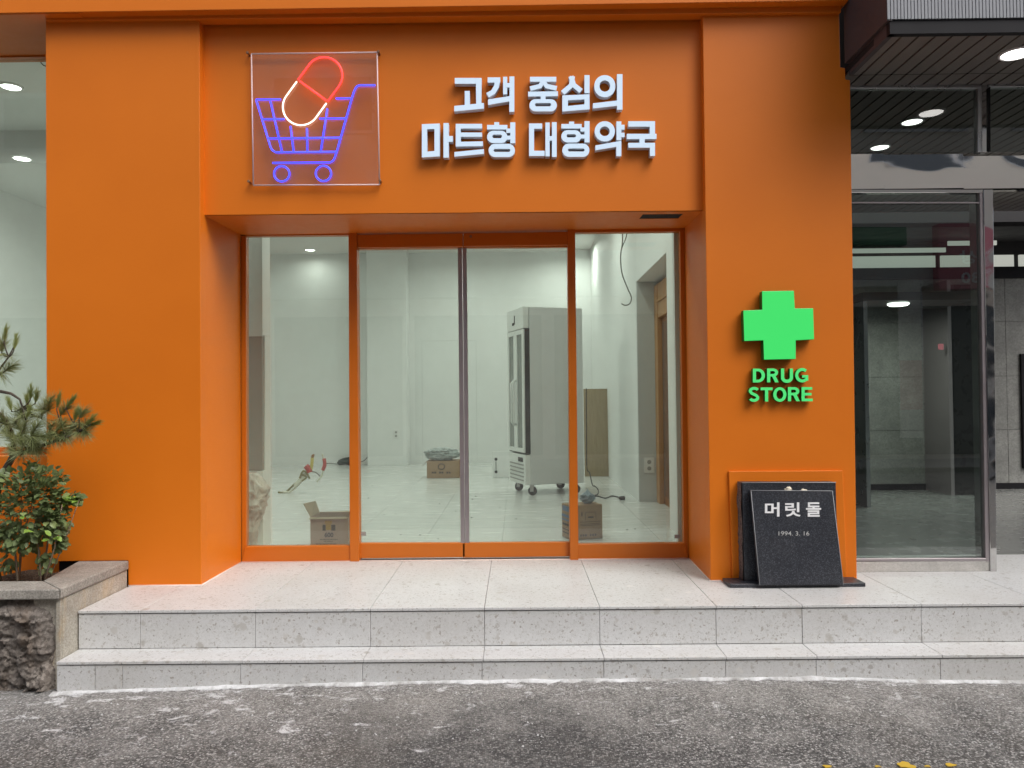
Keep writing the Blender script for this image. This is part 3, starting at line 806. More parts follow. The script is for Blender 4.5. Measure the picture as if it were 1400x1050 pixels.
# back-wall column and right-hand pilaster, small relief
MB().box(atx_x0 := at(507, 500, YB).x, at(560, 500, YB).x, YB - .35, YB, 0, ZC2 - .001).build('column', WHITE_WALL, shop, 0.003, 1)
MB().box(at(820, 500, YB).x - .45, at(820, 500, YB).x - .06, YB - .18, YB, 0, ZC2 - .001).build('column', WHITE_WALL, shop, 0.003, 1)
g = MB(); xw = at(577, 500, YB).x; g.box(xw - .003, xw + .003, YB - .004, YB, 0.05, 2.15); g.box(xw, xw + .95, YB - .004, YB, 2.147, 2.153); g.box(xw + .947, xw + .953, YB - .004, YB, 0.05, 2.15)
g.build('flush_door_joint', plain('door_joint_grey', (.60, .605, .59), .7), shop)
g = MB(); g.box(-9.1, atx_x0, YB - .012, YB, 0, .07); g.build('skirting', WHITE_WALL, shop)
# left white casing with a grey metal panel, just inside the left pane
YPn = 1.02
cx0, cx1 = at(300, 500, YPn).x, at(359, 500, YPn).x
zp0, zp1 = at(350, 644, YPn).z, at(350, 458, YPn).z
g = MB(); g.box(cx0, cx1, YPn, YPn + .18, 0, zp0); g.box(cx0, cx1, YPn, YPn + .18, zp1, 4.04); g.box(cx0, cx1, YPn + .05, YPn + .18, zp0, zp1)
g.build('casing', WHITE_WALL, shop, 0.002, 1)
g = MB(); g.box(cx0 + .02, cx1 - .008, YPn + .012, YPn + .05, zp0 + .003, zp1 - .008); g.build('metal_panel', GREY_PANEL, shop, 0.002, 1)
g = MB(); g.box(cx0, cx1 + .003, YPn - .012, YPn + .01, zp1 - .01, zp1 + .012); g.build('panel_trim', WHITE_WALL, shop)
# ceiling lights
def ceil_light(x, y, z, label, group, on=True, spot=60, r=.085):
    t = thing('ceiling_light', (x, y, z), label, 'ceiling light', group)
    MB().lathe(V(x, y, z), [(r * 1.22, 0), (r * 1.22, -.008), (r, -.014), (r * .98, -.004)], 28).build('trim_ring', LAMP_RIM, t)
    MB().lathe(V(x, y, z), [(r * .97, -.003), (r * .9, -.010), (.01, -.0125)], 24).build('lens', LAMP, t)
    if spot:
        L = bpy.data.lights.new('downlight', 'AREA'); L.shape = 'DISK'; L.size = .16; L.energy = spot; L.color = (1, .99, .955); L.spread = math.radians(165)
        lo = bpy.data.objects.new('downlight', L); COL.objects.link(lo); lo.parent = t; lo.location = (0, 0, -.03)
    return t
E1, E2 = 13, 13
q = atz(15, 118, ZC); ceil_light(q.x, q.y, ZC, 'lit round ceiling light on the high ceiling, upper of the two in the left window', 'round ceiling lights in the shop', spot=E1)
q2 = atz(30, 216, ZC2); ceil_light(q2.x, q2.y, ZC2, 'lit round ceiling light on the lower ceiling, lower of the two in the left window', 'round ceiling lights in the shop', spot=E2)
for (x, y, z) in ((-2.9, 2.1, ZC), (-0.9, 2.1, ZC), (0.5, 2.1, ZC), (-3.6, 4.6, ZC2), (-1.6, 4.6, ZC2), (0.4, 4.9, ZC2), (-3.5, YB - .40, ZC2), (-0.9, YB - 1.3, ZC2), (0.9, YB - .9, ZC2), (-5.6, 2.1, ZC), (-5.0, YB - 1.2, ZC2)):
    ceil_light(x, y, z, 'round ceiling light close to the back wall, seen at the top of the left pane' if y > YB - .5 else 'round ceiling light over the shop floor', 'round ceiling lights in the shop', spot=E2 * (.22 if y > YB - .5 else .5 if x < -4.5 else 1.08))
# ================================================================== NEIGHBOURING ENTRANCE
YG = 0.20
office = thing('office_entrance', (2.9, YG, 0), 'dark office building entrance with mirror steel trim and a glass screen', 'building entrance')
zc = at(1164, 117.5, YG - .01).z            # underside of the canopy
XC = at(1163.5, 109, 0.0).x                 # left edge of the canopy
XF = 6.5
# canopy front position from its lower corner
cpt = atz(1219, 46, zc - .012); YCF = cpt.y; XCF = cpt.x
canopy = []
ztopf = 5.2
def skew(x0b, x0f):   # left side runs slightly inward towards the street
    return [V(x0f, YCF, 0), V(x0b, 0.02, 0)]
a_b, a_f = V(XC - .035, -0.01, 0), V(XCF - .02, YCF, 0)
zl1 = at(1300, 27.5, YCF).z
# side sheet and lower lip
def wallq(mb, p, q, z0, z1, off):
    return mb.prism([V(p.x, p.y, z0), V(q.x, q.y, z0), V(q.x, q.y, z1), V(p.x, p.y, z1)], off)
g = MB(); wallq(g, a_f + V(-.006, -.004, 0), a_b + V(-.006, 0, 0), zl1, ztopf, (.03, 0, 0)); g.build('canopy_side', CANOPY_SIDE, office)
g = MB(); wallq(g, a_f + V(.012, .008, 0), a_b + V(.018, 0, 0), zc - .012, zl1, (.03, 0, 0)); g.build('canopy_lip', CANOPY_SIDE, office)
g = MB(); g.box(XCF - .008, XF, YCF + .002, YCF + .04, zc - .012, zl1 + .004); g.build('canopy_edge_trim', CANOPY_DARK, office)
n = 170; me = MB().box(0, .0145, -.012, 0, 0, ztopf - zl1 - .006).mesh('rib', RIB)
g = MB(); g.box(XCF - .006, XF, YCF + .004, YCF + .03, zl1 + .005, ztopf); g.build('ribbed_backing', CANOPY_DARK, office)
x = XCF - .024
while x < 5.0:
    o = inst('rib', me, office, (x, YCF + .004, zl1 + .006)); x += .0185
# ceiling strips, running in under the glass as far as the lobby
W = .0935
ym = YG + 3.4
strip = MB().box(-W / 2 + .0065, W / 2 - .0065, YCF + .04, YG + .02, 0, .012).mesh('ceiling_strip', SLAT)
strip2 = MB().box(-W / 2 + .0065, W / 2 - .0065, YG + .03, ym, 0, .012).mesh('ceiling_strip', SLAT)
xg = atz(1140 + 478 * .24762, 47.5, zc).x
x = xg - 2 * W
while x < 5.6:
    inst('ceiling_strip', strip, office, (x + W / 2, 0, zc)); inst('ceiling_strip', strip2, office, (x + W / 2, 0, zc)); x += W
g = MB(); g.box(XC - .02, XF, YCF + .035, ym, zc + .013, zc + .05); g.build('strip_backing', RECESS_DARK, office)
ys_ = atz(1300, 101, zc).y
g = MB(); g.box(XC + .0, XF, ys_ - .002, ys_ + .002, zc - .001, zc + .003); g.build('ceiling_seam', RECESS_DARK, office)
def downlight(x, y, z, label, group, mat=LAMP, r=.075):
    t = thing('recessed_downlight', (x, y, z), label, 'downlight', group)
    MB().lathe(V(x, y, z), [(r * 1.15, 0.006), (r * 1.15, -.005), (r, -.009), (r * .98, -.002)], 28).build('trim_ring', LAMP_RIM, t)
    MB().lathe(V(x, y, z), [(r * .97, -.001), (r * .9, -.006), (.01, -.0085)], 24).build('lens', mat, t)
    return t
q = atz(1390, 73, zc); downlight(q.x, q.y, zc, 'bright round downlight in the brown strip ceiling of the canopy', 'downlights in the strip ceiling', r=.082)
q = atz(1247, 166, zc); downlight(q.x, q.y, zc, 'middle one of three round downlights behind the dark transom glass', 'downlights in the strip ceiling', LAMP, .070)
q = atz(1203, 201, zc); downlight(q.x, q.y, zc, 'farthest round downlight at the left of the dark transom glass', 'downlights in the strip ceiling', LAMP, .070)
# transom glazing
def pb(x0, x1, y0, y1, Y, dep, name, mat, par=office, bev=0.002):
    g = MB(); px_box(g, x0, x1, y0, y1, Y, dep); return g.build(name, mat, par, bev, 1)
tr = pb(1155, 1342, 115.5, 120.5, YG - .012, .05, 'transom', ALU_PALE)
pb(1337, 1342.4, 120.7, 208, YG - .012, .05, 'transom_stile', ALU_PALE, tr)
pb(1155, 1338, 120, 209, YG + .010, .008, 'pane', GLASS_TRANSOM, tr)
t2_ = pb(1352.6, 1640, 113.5, 118.5, YG - .012, .05, 'transom', ALU_PALE)
pb(1352.6, 1354.4, 118.7, 207, YG - .012, .05, 'transom_stile', CANOPY_DARK, t2_)
pb(1354, 1640, 118, 208, YG + .010, .008, 'pane', GLASS_TRANSOM, t2_)
pb(1342.5, 1352.5, 112, 208, YG + .004, .05, 'steel_post', STEEL)
# mirror steel beam: slightly swollen sheets, with butt joints
def sheet(x0, x1, y0, y1, Y, name):
    a, b = at(x0, y1, Y), at(x1, y0, Y); g = MB(); nx, nz = 40, 14; rows = []
    for i in range(nx + 1):
        for j in range(nz + 1):
            u, w = i / nx, j / nz
            x = a.x + (b.x - a.x) * u; z = a.z + (b.z - a.z) * w
            bul = -.0055 * w ** 3 * (.75 + .9 * noise.noise(Vector((x * 2.6, .3, 3)))) + .0022 * noise.noise(Vector((x * 2.3, z * 4.0, 3)))
            g.v.append(V(x, Y - bul, z))
    for i in range(nx):
        for j in range(nz):
            k = i * (nz + 1) + j; g.smooth.add(len(g.f)); g.f.append([k, k + nz + 1, k + nz + 2, k + 1])
    g.box(a.x, b.x, Y + .045, Y + .09, a.z + .001, b.z - .001)
    return g.build(name, BEAM_STEEL, office)
sheet(1158, 1208.5, 210, 258.5, YG + .0, 'beam_sheet'); sheet(1209.2, 1317, 210, 258.2, YG + .0, 'beam_sheet'); sheet(1317.7, 1640, 209.5, 258, YG + .0, 'beam_sheet')
# glass screen
scr = pb(1163, 1348, 258.8, 263.5, YG - .004, .05, 'glass_screen', STEEL)
g = MB(); poly_px(g, [(1339.6, 263), (1347.6, 263), (1354.2, 768), (1347.6, 768)], YG - .004, .05); g.build('screen_stile', ALU, scr, .002, 1)
g = MB(); poly_px(g, [(1163, 764), (1350, 763.2), (1350, 767.3), (1163, 767.6)], YG - .004, .05); g.build('screen_bottom_rail', ALU, scr, .002, 1)
pb(1163, 1341, 276, 278, YG + .002, .01, 'screen_bar', ALU, scr, 0)
g = MB(); poly_px(g, [(1160, 765), (1350, 764.5), (1341, 262), (1160, 262)], YG + .018, .010); g.build('pane', GLASS_DARK, scr)
g = MB(); poly_px(g, [(1344.5, 258.8), (1358, 258.5), (1363.2, 787), (1354.5, 787)], YG - .012, .16); g.build('steel_post', STEEL, office, .003, 1)
zb = at(1250, 767.5, YG).z
MB().box(at(1170, 780, YG).x - .1, at(1354.5, 780, YG).x - .002, YG - .003, YG + .15, 0, zb).build('base_stone', BASE_STONE, office, .003, 1)
# lobby behind it
LB = atz(1380, 668, 0).y; ZLC = at(1380, 330, LB).z
lobf = struct('lobby_floor', (3, 3, 0)); tag(lobf, 'grey polished lobby floor behind the glass screen', 'floor')
lt_ = MB().box(-.449, .449, -.449, .449, -.02, 0).mesh('lobby_floor_tile', LOBBY_FLOOR)
MB().box(1.75, 7.2, .69, LB + .1, -.1, -.021).build('lobby_screed', GROUT, lobf)
for i in range(6):
    for j in range(5): inst('floor_tile', lt_, lobf, (2.2 + .9 * i, .71 + .45 + .9 * j, 0))
MB().box(1.72, 7.2, LB, LB + .2, -.05, 3.6).build('lobby_wall', BULKHEAD, office)
zt1 = at(1380, 381, LB).z
zj = [at(1380, y, LB).z for y in (660, 587, 514, 440, 381)]
jx = [2.0, 2.95, 3.9, 4.85, 5.8, 6.75]
for i in range(len(jx) - 1):
    for z0, z1 in zip(zj, zj[1:]):
        MB().box(jx[i] + .002, jx[i + 1] - .002, LB - .03 + rnd.uniform(-.001, .001), LB, z0 + .002, z1 - .002).build('stone_tile', STONE_TILE, office)
MB().box(1.9, 7.2, LB - .045, LB - .0005, 0, zj[0]).build('lobby_skirting', CANOPY_DARK, office)
MB().box(1.73, 1.78, .72, LB, 0, 3.6).build('lobby_side_wall', STONE_TILE, office)
z1_, z2_ = at(1380, 365.5, LB).z, at(1380, 349, LB).z
MB().box(1.9, 7.2, LB - .06, LB - .0005, zt1, z1_).build('dark_beam', CANOPY_DARK, office)
xs_ = [at(px, 357, LB).x for px in (1150, 1277, 1285, 1384, 1392, 1560)]
for a, b in ((0, 1), (2, 3), (4, 5)):
    MB().box(xs_[a], xs_[b], LB - .03, LB - .0005, z1_, z2_).build('clerestory_pane', PANEL_LIT, office)
z3, z4, z5_, z6_ = [at(1380, y, LB - .2).z for y in (344, 338, 335, 329)]
MB().box(1.9, xs_[1] + .02, LB - .22, LB - .2, z3, z4).build('glowing_louvre', PANEL_LIT, office); MB().box(xs_[2] - .02, 5.6, LB - .22, LB - .2, z5_, z6_).build('glowing_louvre', PANEL_LIT, office)
zd = at(1350, 262, YG).z + .03
MB().box(1.74, 7.2, ym + .01, LB, ZLC, ZLC + .05).build('lobby_ceiling', BULKHEAD, office)
# dark passage doors inside
dx0, dx1 = at(1297, 500, LB - .5).x, at(1330, 500, LB - .5).x
g = MB(); g.box(dx0, dx1, LB - .55, LB - .03, .0, 2.35); ld = g.build('lobby_door', plain('dark_metal_door', (.03, .028, .028), .3, .3), office, .004, 1)
g = MB(); g.box(dx0 - .04, dx0 - .001, LB - .57, LB - .03, 0, 2.4); g.build('door_frame', ALU, ld)
xr_ = at(1396, 560, LB - .04).x
g = MB(); g.box(xr_, xr_ + 1.0, LB - .06, LB - .031, at(1396, 640, LB).z, at(1396, 484, LB).z); g.build('notice_board', CANOPY_DARK, office, .004, 1)
pw = pb(1283, 1290, 470, 478, LB - .6, .01, 'red_notice', FAR_RED, office, 0)
YS2 = 3.0
s0, s1 = at(1180, 411, YS2), at(1341, 398, YS2)
MB().box(s0.x, s1.x, YS2, LB - .62, s0.z, s1.z).build('low_soffit', BULKHEAD, office)
MB().box(s0.x + .01, s0.x + .05, YS2 + .02, LB - .62, 0, s0.z - .001).build('soffit_post', ALU_PALE, office)
q = atz(1228, 414.6, s0.z)
ql = thing('lobby_lamp', q, 'white oval lamp glowing under the low soffit inside the dark lobby', 'lamp')
MB().lathe(q, [(.10, -.001), (.105, -.012), (.085, -.026), (.01, -.03)], 24).build('lens', LAMP, ql)
LL = bpy.data.lights.new('lobby_glow', 'AREA'); LL.shape = 'DISK'; LL.size = .25; LL.energy = 24; LL.color = (1, .96, .9)
lo = bpy.data.objects.new('lobby_glow', LL); COL.objects.link(lo); lo.parent = ql; lo.location = (0, 0, -.03)

# ================================================================== ACROSS THE STREET (seen in the glass)
YO = -12.0
opp = thing('opposite_building', (0, YO, -.3), 'grey shop building across the street, seen mirrored in the glass', 'building')
MB().box(-26, 30, YO - 6, YO, -.5, 9.0).build('wall', FAR_WALL, opp)
MB().box(-26, 30, YO, YO + .35, 3.5, 3.95).build('sign_band', FAR_PALE, opp, .01, 1)
for i in range(16):
    x0 = -24 + 3.3 * i
    w = MB().box(x0 - 1.15, x0 + 1.15, YO, YO + .06, 7.0, 8.3).build('window', ALU_PALE, opp); MB().box(x0 - 1.08, x0 + 1.08, YO + .05, YO + .09, 7.07, 8.23).build('pane', FAR_GLASS, w)
    w = MB().box(x0 - 1.5, x0 + 1.5, YO, YO + .06, -.2, 3.1).build('shop_window', CANOPY_DARK, opp); MB().box(x0 - 1.42, x0 + 1.42, YO + .05, YO + .09, .1, 3.0).build('pane', FAR_GLASS, w)
def mirr(px, py, Ym=YG + .018, Yt=YO + .6):   # where a thing stands across the street if the glass shows it at (px, py)
    q = at(px, py, 2 * Ym - Yt); return V(q.x, Yt, q.z)
a, b = mirr(1284, 395), mirr(1362, 305)
rs = thing('red_hanging_sign', V((a.x + b.x) / 2, YO, a.z), 'red shop sign across the street, mirrored in the glass and steel post', 'sign')
MB().box(a.x, b.x, YO + .36, YO + .6, a.z, b.z).build('sign_box', FAR_RED, rs, .01, 1)
def rtext(par, txt, x0, x1, z0, z1, Y, mat):   # faces the shop (+Y): reads right to left in X
    g = MB(); fit_text(g, txt, (V(x1, Y, z0), V(x0, Y, z0), V(x0, Y, z1), V(x1, Y, z1)), (0, .02, 0), .01); g.build('lettering', mat, par)
wz = b.z - a.z; wx = b.x - a.x
rtext(rs, '원상', a.x + wx * .35, b.x - wx * .02, a.z + wz * .38, a.z + wz * .58, YO + .6, FAR_WHITE)
rtext(rs, '3 30', a.x + wx * .38, b.x - wx * .06, a.z + wz * .09, a.z + wz * .25, YO + .6, FAR_WHITE)
a, b = mirr(1150, 336), mirr(1240, 310)
gs = thing('green_shop_sign', V((a.x + b.x) / 2, YO, a.z), 'green shop sign across the street, mirrored in the glass', 'sign')
MB().box(a.x, b.x, YO + .36, YO + .6, a.z, b.z).build('sign_box', FAR_GREEN, gs, .01, 1)
a, b = mirr(1233, 655), mirr(1258, 385)
bn = thing('street_banner', V((a.x + b.x) / 2, YO + .5, a.z), 'tall pale banner across the street, mirrored in the glass', 'banner')
MB().box(a.x, b.x, YO + .55, YO + .58, max(a.z, .2), b.z).build('cloth', FAR_PALE, bn); MB().box(a.x, b.x, YO + .581, YO + .586, a.z + (b.z - a.z) * .35, a.z + (b.z - a.z) * .6).build('red_field', FAR_RED, bn)
MB().tube([V(b.x + .03, YO + .56, -.3), V(b.x + .03, YO + .56, b.z + .1)], .02, 8).build('pole', ALU_PALE, bn)
# ================================================================== SIGNS
SP = 0.068                                    # face of the orange sign panel
# --- neon shopping cart with a capsule
def n1(c): return (320 + c[0] / 4.66667, 50 + c[1] / 4.66667)
YA, YT = SP - 0.036, SP - 0.052
neon = thing('neon_sign', at(431, 253, SP), 'neon sign of a blue shopping cart with a red and white capsule on clear acrylic', 'neon sign')
pc = [at(*n1(c), YA) for c in ((122, 948), (928, 944), (912, 99), (110, 109))]
MB().prism(pc, (0, .006, 0)).build('acrylic_panel', ACRYLIC, neon)
g = MB()
for a, b in zip(pc, pc[1:] + pc[:1]): g.tube([a + V(0, .003, 0), b + V(0, .003, 0)], .0045, 6)
g.build('panel_edge_glow', ACRYLIC_EDGE_GLOW, neon)
for c in ((100, 122), (928, 115), (938, 930), (108, 936)):
    q = at(*n1(c), SP); g = MB(); g.lathe(q, [(.006, 0), (.006, -.040), (.0085, -.041), (.0085, -.045), (.006, -.046)], 14, 'Y'); g.build('standoff', CHROME, neon)
def neon_tube(pts, mat, name, r=.0052, closed=False):
    return MB().tube([at(*n1(p), YT) for p in pts], r, 8, True, closed).build(name, mat, neon)
ax, nx_ = (.588, -.809), (.809, .588)
mid = (503, 345); R_ = 117
def cap(cx, cy_, a0, a1, n=22): return [(cx + R_ * math.cos(math.radians(a)), cy_ + R_ * math.sin(math.radians(a))) for a in [a0 + (a1 - a0) * i / n for i in range(n + 1)]]
an = math.degrees(math.atan2(nx_[1], nx_[0]))
c1 = (mid[0] + 120 * ax[0], mid[1] + 120 * ax[1]); c2 = (mid[0] - 128 * ax[0], mid[1] - 128 * ax[1])
redp = [(mid[0] - R_ * nx_[0], mid[1] - R_ * nx_[1])] + cap(*c1, an - 180, an, 24) + [(mid[0] + R_ * nx_[0], mid[1] + R_ * nx_[1])]
neon_tube(redp, NEON_RED, 'red_tube'); neon_tube([(mid[0] - (R_ - 12) * nx_[0], mid[1] - (R_ - 12) * nx_[1]), (mid[0] + (R_ - 12) * nx_[0], mid[1] + (R_ - 12) * nx_[1])], NEON_RED, 'red_tube')
o_ = (-14 * ax[0], -14 * ax[1])
whp = [(mid[0] - R_ * nx_[0] + o_[0], mid[1] - R_ * nx_[1] + o_[1])] + cap(*c2, an + 180, an, 24) + [(mid[0] + R_ * nx_[0] + o_[0], mid[1] + R_ * nx_[1] + o_[1])]
neon_tube(whp, NEON_WHITE, 'white_tube')
for pts in ([(140, 402), (298, 400)], [(650, 395), (742, 393)], [(140, 402), (233, 706), (243, 724), (265, 738), (655, 735)], [(185, 527), (322, 526)], [(545, 524), (712, 521)], [(218, 650), (685, 645)],
            [(230, 405), (305, 733)], [(360, 572), (380, 735)], [(465, 585), (467, 735)], [(595, 460), (553, 733)],
            [(900, 310), (806, 310), (788, 315), (776, 328), (742, 393), (655, 735), (640, 778), (630, 794), (612, 803), (245, 806)]):
    if len(pts) > 9: pts = [pts[0], pts[1], pts[2], pts[3], (765, 350)] + [(748, 405)] + pts[5:]
    neon_tube(pts, NEON_BLUE, 'blue_tube')
for c in ((304, 875), (570, 873)):
    neon_tube([(c[0] + 49 * math.cos(2 * math.pi * k / 28), c[1] + 49 * math.sin(2 * math.pi * k / 28)) for k in range(28)], NEON_BLUE, 'wheel_tube', closed=True)

# --- white channel letters, two lines
def n2(c): return (560 + c[0] / 3.88889, 80 + c[1] / 3.88889)
LT = 0.052
def rr(x0, y0, x1, y1, rad=None, n=8):
    """rounded rectangle / ellipse outline in crop units"""
    w, h_ = (x1 - x0) / 2, (y1 - y0) / 2; rad = min(w, h_) if rad is None else rad
    out = []
    for (cx, cy2, a0) in ((x1 - rad, y1 - rad, 0), (x0 + rad, y1 - rad, 90), (x0 + rad, y0 + rad, 180), (x1 - rad, y0 + rad, 270)):
        for i in range(n + 1):
            a = math.radians(a0 + 90 * i / n); out.append((cx + rad * math.cos(a), cy2 + rad * math.sin(a)))
    return out
def R4(x0, y0, x1, y1, s=0): return [(x0, y0 + s), (x1, y0), (x1, y1), (x0, y1 + s)]
def fat(pts, w):
    L, Rr = [], []
    for i, p in enumerate(pts):
        a = pts[max(i - 1, 0)]; b = pts[min(i + 1, len(pts) - 1)]
        dx, dy = b[0] - a[0], b[1] - a[1]; l = math.hypot(dx, dy) or 1
        L.append((p[0] - dy / l * w / 2, p[1] + dx / l * w / 2)); Rr.append((p[0] + dy / l * w / 2, p[1] - dx / l * w / 2))
    return L + Rr[::-1]
LET = [
 ('고', [R4(240, 103, 382, 134), [(352, 104), (383, 104), (381, 242), (354, 242)], R4(293, 172, 320, 262), [(237, 252), (395, 236), (395, 266), (237, 281)]], []),
 ('객', [R4(415, 100, 482, 128), fat([(469, 108), (462, 148), (444, 178), (414, 195)], 27), R4(497, 97, 519, 190), R4(531, 95, 557, 200), R4(512, 130, 540, 154), [(417, 217), (557, 196), (557, 223), (417, 247)], R4(530, 203, 557, 283)], []),
 ('중', [R4(640, 97, 780, 123), fat([(713, 112), (694, 146), (641, 160)], 25), fat([(707, 112), (728, 146), (782, 158)], 25), R4(630, 174, 789, 200, 2), R4(697, 190, 723, 228)], [(rr(637, 216, 783, 281, 32), rr(667, 236, 752, 254, 9))]),
 ('심', [fat([(866, 94), (860, 142), (814, 182)], 27), fat([(858, 94), (872, 140), (912, 172)], 27), R4(930, 88, 957, 184)], [([(812, 196), (957, 190), (957, 270), (812, 282)], [(842, 222), (930, 217), (930, 243), (842, 252)])]),
 ('의', [[(975, 238), (1112, 222), (1112, 250), (975, 266)], R4(1103, 83, 1132, 272)], [(rr(982, 88, 1094, 206), rr(1010, 116, 1066, 176))]),
 ('마', [R4(180, 343, 208, 527), R4(200, 412, 230, 443)], [([(65, 349), (160, 345), (160, 520), (65, 526)], [(93, 376), (132, 374), (132, 491), (93, 495)])]),
 ('트', [R4(245, 347, 385, 372), R4(245, 393, 385, 416), R4(245, 440, 390, 465, 3), R4(245, 349, 272, 466), [(238, 497), (395, 481), (395, 507), (238, 522)]], []),
 ('형', [R4(450, 338, 476, 358), R4(412, 353, 520, 377), R4(535, 339, 562, 450), R4(514, 372, 540, 395), R4(512, 410, 540, 431)], [(rr(412, 384, 520, 449, 32), rr(440, 404, 491, 423, 9)), (rr(420, 453, 560, 524, 35), rr(447, 480, 535, 496, 8))]),
 ('대', [R4(635, 345, 705, 373), R4(635, 346, 662, 518), R4(635, 490, 718, 518), R4(722, 340, 745, 520), R4(757, 338, 782, 523), R4(740, 412, 762, 436)], []),
 ('형', [R4(848, 335, 875, 356), R4(807, 348, 915, 372), R4(930, 333, 957, 446), R4(908, 366, 934, 388), R4(906, 404, 934, 425)], [(rr(807, 381, 912, 446, 32), rr(835, 402, 885, 419, 8)), (rr(812, 452, 956, 523, 35), rr(842, 478, 930, 494, 8))]),
 ('약', [R4(1100, 334, 1126, 434), R4(1120, 352, 1143, 378), R4(1120, 394, 1143, 418), [(988, 462), (1126, 437), (1126, 465), (988, 488)], R4(1099, 446, 1126, 519)], [(rr(984, 333, 1092, 441), rr(1011, 361, 1064, 412))]),
 ('국', [R4(1163, 333, 1305, 362), R4(1277, 335, 1305, 404), R4(1155, 400, 1313, 428), R4(1222, 424, 1250, 458), R4(1163, 448, 1305, 474), R4(1278, 450, 1305, 518)], []),
]
sg = thing('wall_lettering', at(735, 215, SP), 'white illuminated Korean lettering in two lines on the orange sign panel', 'lettering')
for ch, polys, rings in LET:
    g = MB(); k = 0
    for p in polys:
        Yf = SP - LT - .0005 * k; k += 1
        g.prism([at(*n2(c), Yf) for c in p], (0, SP - .008 - Yf, 0))
    for o_, i_ in rings:
        Yf = SP - LT - .0005 * k; k += 1
        g.ringprism([at(*n2(c), Yf) for c in o_], [at(*n2(c), Yf) for c in i_], (0, SP - .008 - Yf, 0))
    two_tone(g.build('letter', SIGN_WHITE, sg), SIGN_SIDE)
# --- green cross and DRUG STORE
def n3(c): return (980 + c[0] / 6.3636, 370 + c[1] / 6.3636)
cx_ = thing('cross_sign', at(1065, 492, 0), 'lit green pharmacy cross on the right orange pier', 'cross sign')
CR = [(393, 178), (672, 174), (680, 328), (840, 326), (848, 598), (688, 607), (688, 769), (410, 775), (405, 607), (238, 613), (230, 346), (395, 340)]
g = MB(); g.prism([at(*n3(c), -.062) for c in CR], (0, .052, 0)); two_tone(g.build('cross_body', GREEN_FACE, cx_, .003, 2), GREEN_SIDE, lim=.5)
for c in ((470, 300), (610, 300), (470, 640), (610, 640)):
    MB().lathe(at(*n3(c), 0), [(.012, -.012), (.012, 0)], 10, 'Y').build('spacer', CHROME, cx_)
dl = thing('drug_store_lettering', at(1066, 550, 0), 'small green DRUG STORE lettering under the cross', 'lettering')
def n4(c): return (1000 + c[0] / 10.769, 480 + c[1] / 10.769)
def el(cx, cy3, rx, ry, a0, a1, n=18): return [(cx + rx * math.cos(math.radians(a0 + (a1 - a0) * i / n)), cy3 + ry * math.sin(math.radians(a0 + (a1 - a0) * i / n))) for i in range(n + 1)]
SW = 47
def latin(ch, x0, y0, x1, y1):
    """outline pieces of a bold upright letter filling the box: polygons and rings"""
    w, h_ = x1 - x0, y1 - y0; xm, ym = (x0 + x1) / 2, (y0 + y1) / 2; k = SW
    if ch == 'T': return [R4(x0, y0, x1, y0 + k * .86), R4(xm - k / 2, y0 + 10, xm + k / 2, y1)], []
    if ch == 'E': return [R4(x0, y0, x0 + k, y1), R4(x0 + 5, y0, x1 - 8, y0 + k * .82), R4(x0 + 5, ym - k * .40, x1 - 18, ym + k * .40), R4(x0 + 5, y1 - k * .82, x1, y1)], []
    if ch == 'O': return [], [(el(xm, ym, w / 2, h_ / 2, 0, 360, 36)[:-1], el(xm, ym, w / 2 - k, h_ / 2 - k * .84, 0, 360, 36)[:-1])]
    if ch == 'D':
        c_ = x0 + w * .42
        o_ = [(x0, y0), (x0 + w * .2, y0)] + el(c_, ym, x1 - c_, h_ / 2, -90, 90, 20) + [(x0 + w * .2, y1), (x0, y1)]
        q = k * .84; i_ = [(x0 + k, y0 + q), (x0 + k + 4, y0 + q)] + el(c_ - 2, ym, x1 - c_ - k, h_ / 2 - q, -90, 90, 20) + [(x0 + k + 4, y1 - q), (x0 + k, y1 - q)]
        return [], [(o_, i_)]
    if ch == 'R':
        hb = h_ * .58; c_ = x0 + w * .52; yb_ = y0 + hb / 2
        o_ = [(x0, y0), (x0 + w * .3, y0)] + el(c_, yb_, x1 - 8 - c_, hb / 2, -90, 90, 16) + [(x0 + w * .3, y0 + hb), (x0, y0 + hb)]
        q = k * .80; i_ = [(x0 + k, y0 + q), (x0 + k + 4, y0 + q)] + el(c_ - 4, yb_, x1 - 8 - c_ - k * .9, hb / 2 - q, -90, 90, 16) + [(x0 + k + 4, y0 + hb - q), (x0 + k, y0 + hb - q)]
        return [R4(x0, y0 + hb - 12, x0 + k, y1), [(x0 + w * .40, y0 + hb - 14), (x0 + w * .70, y0 + hb - 20), (x1, y1), (x1 - k * 1.12, y1)]], [(o_, i_)]
    if ch == 'U': return [fat([(x0 + k / 2, y0)] + el(xm, y1 - h_ * .36, w / 2 - k / 2, h_ * .36 - k * .42, 180, 0, 18) + [(x1 - k / 2, y0)], k)], []
    if ch == 'G':
        return [fat(el(xm + 8, ym, w / 2 - k / 2 + 6, h_ / 2 - k * .43, -48, -322, 26), k * .92), R4(xm + 6, ym - 2, x1 - 2, ym + k * .76), R4(x1 - k, ym + 6, x1 - 2, y1 - h_ * .12)], []
    if ch == 'S':
        r1 = (h_ - k * .84) / 4; t_ = y0 + k * .42; rx = w / 2 - k * .45
        pts = el(xm + 2, t_ + r1, rx, r1, -28, -180, 12) + [(xm - rx * .55, ym - r1 * .34), (xm, ym)] + [(xm + rx * .55, ym + r1 * .34)] + el(xm - 2, ym + r1, rx, r1, 0, 152, 12)
        return [fat(pts, k * .88)], []
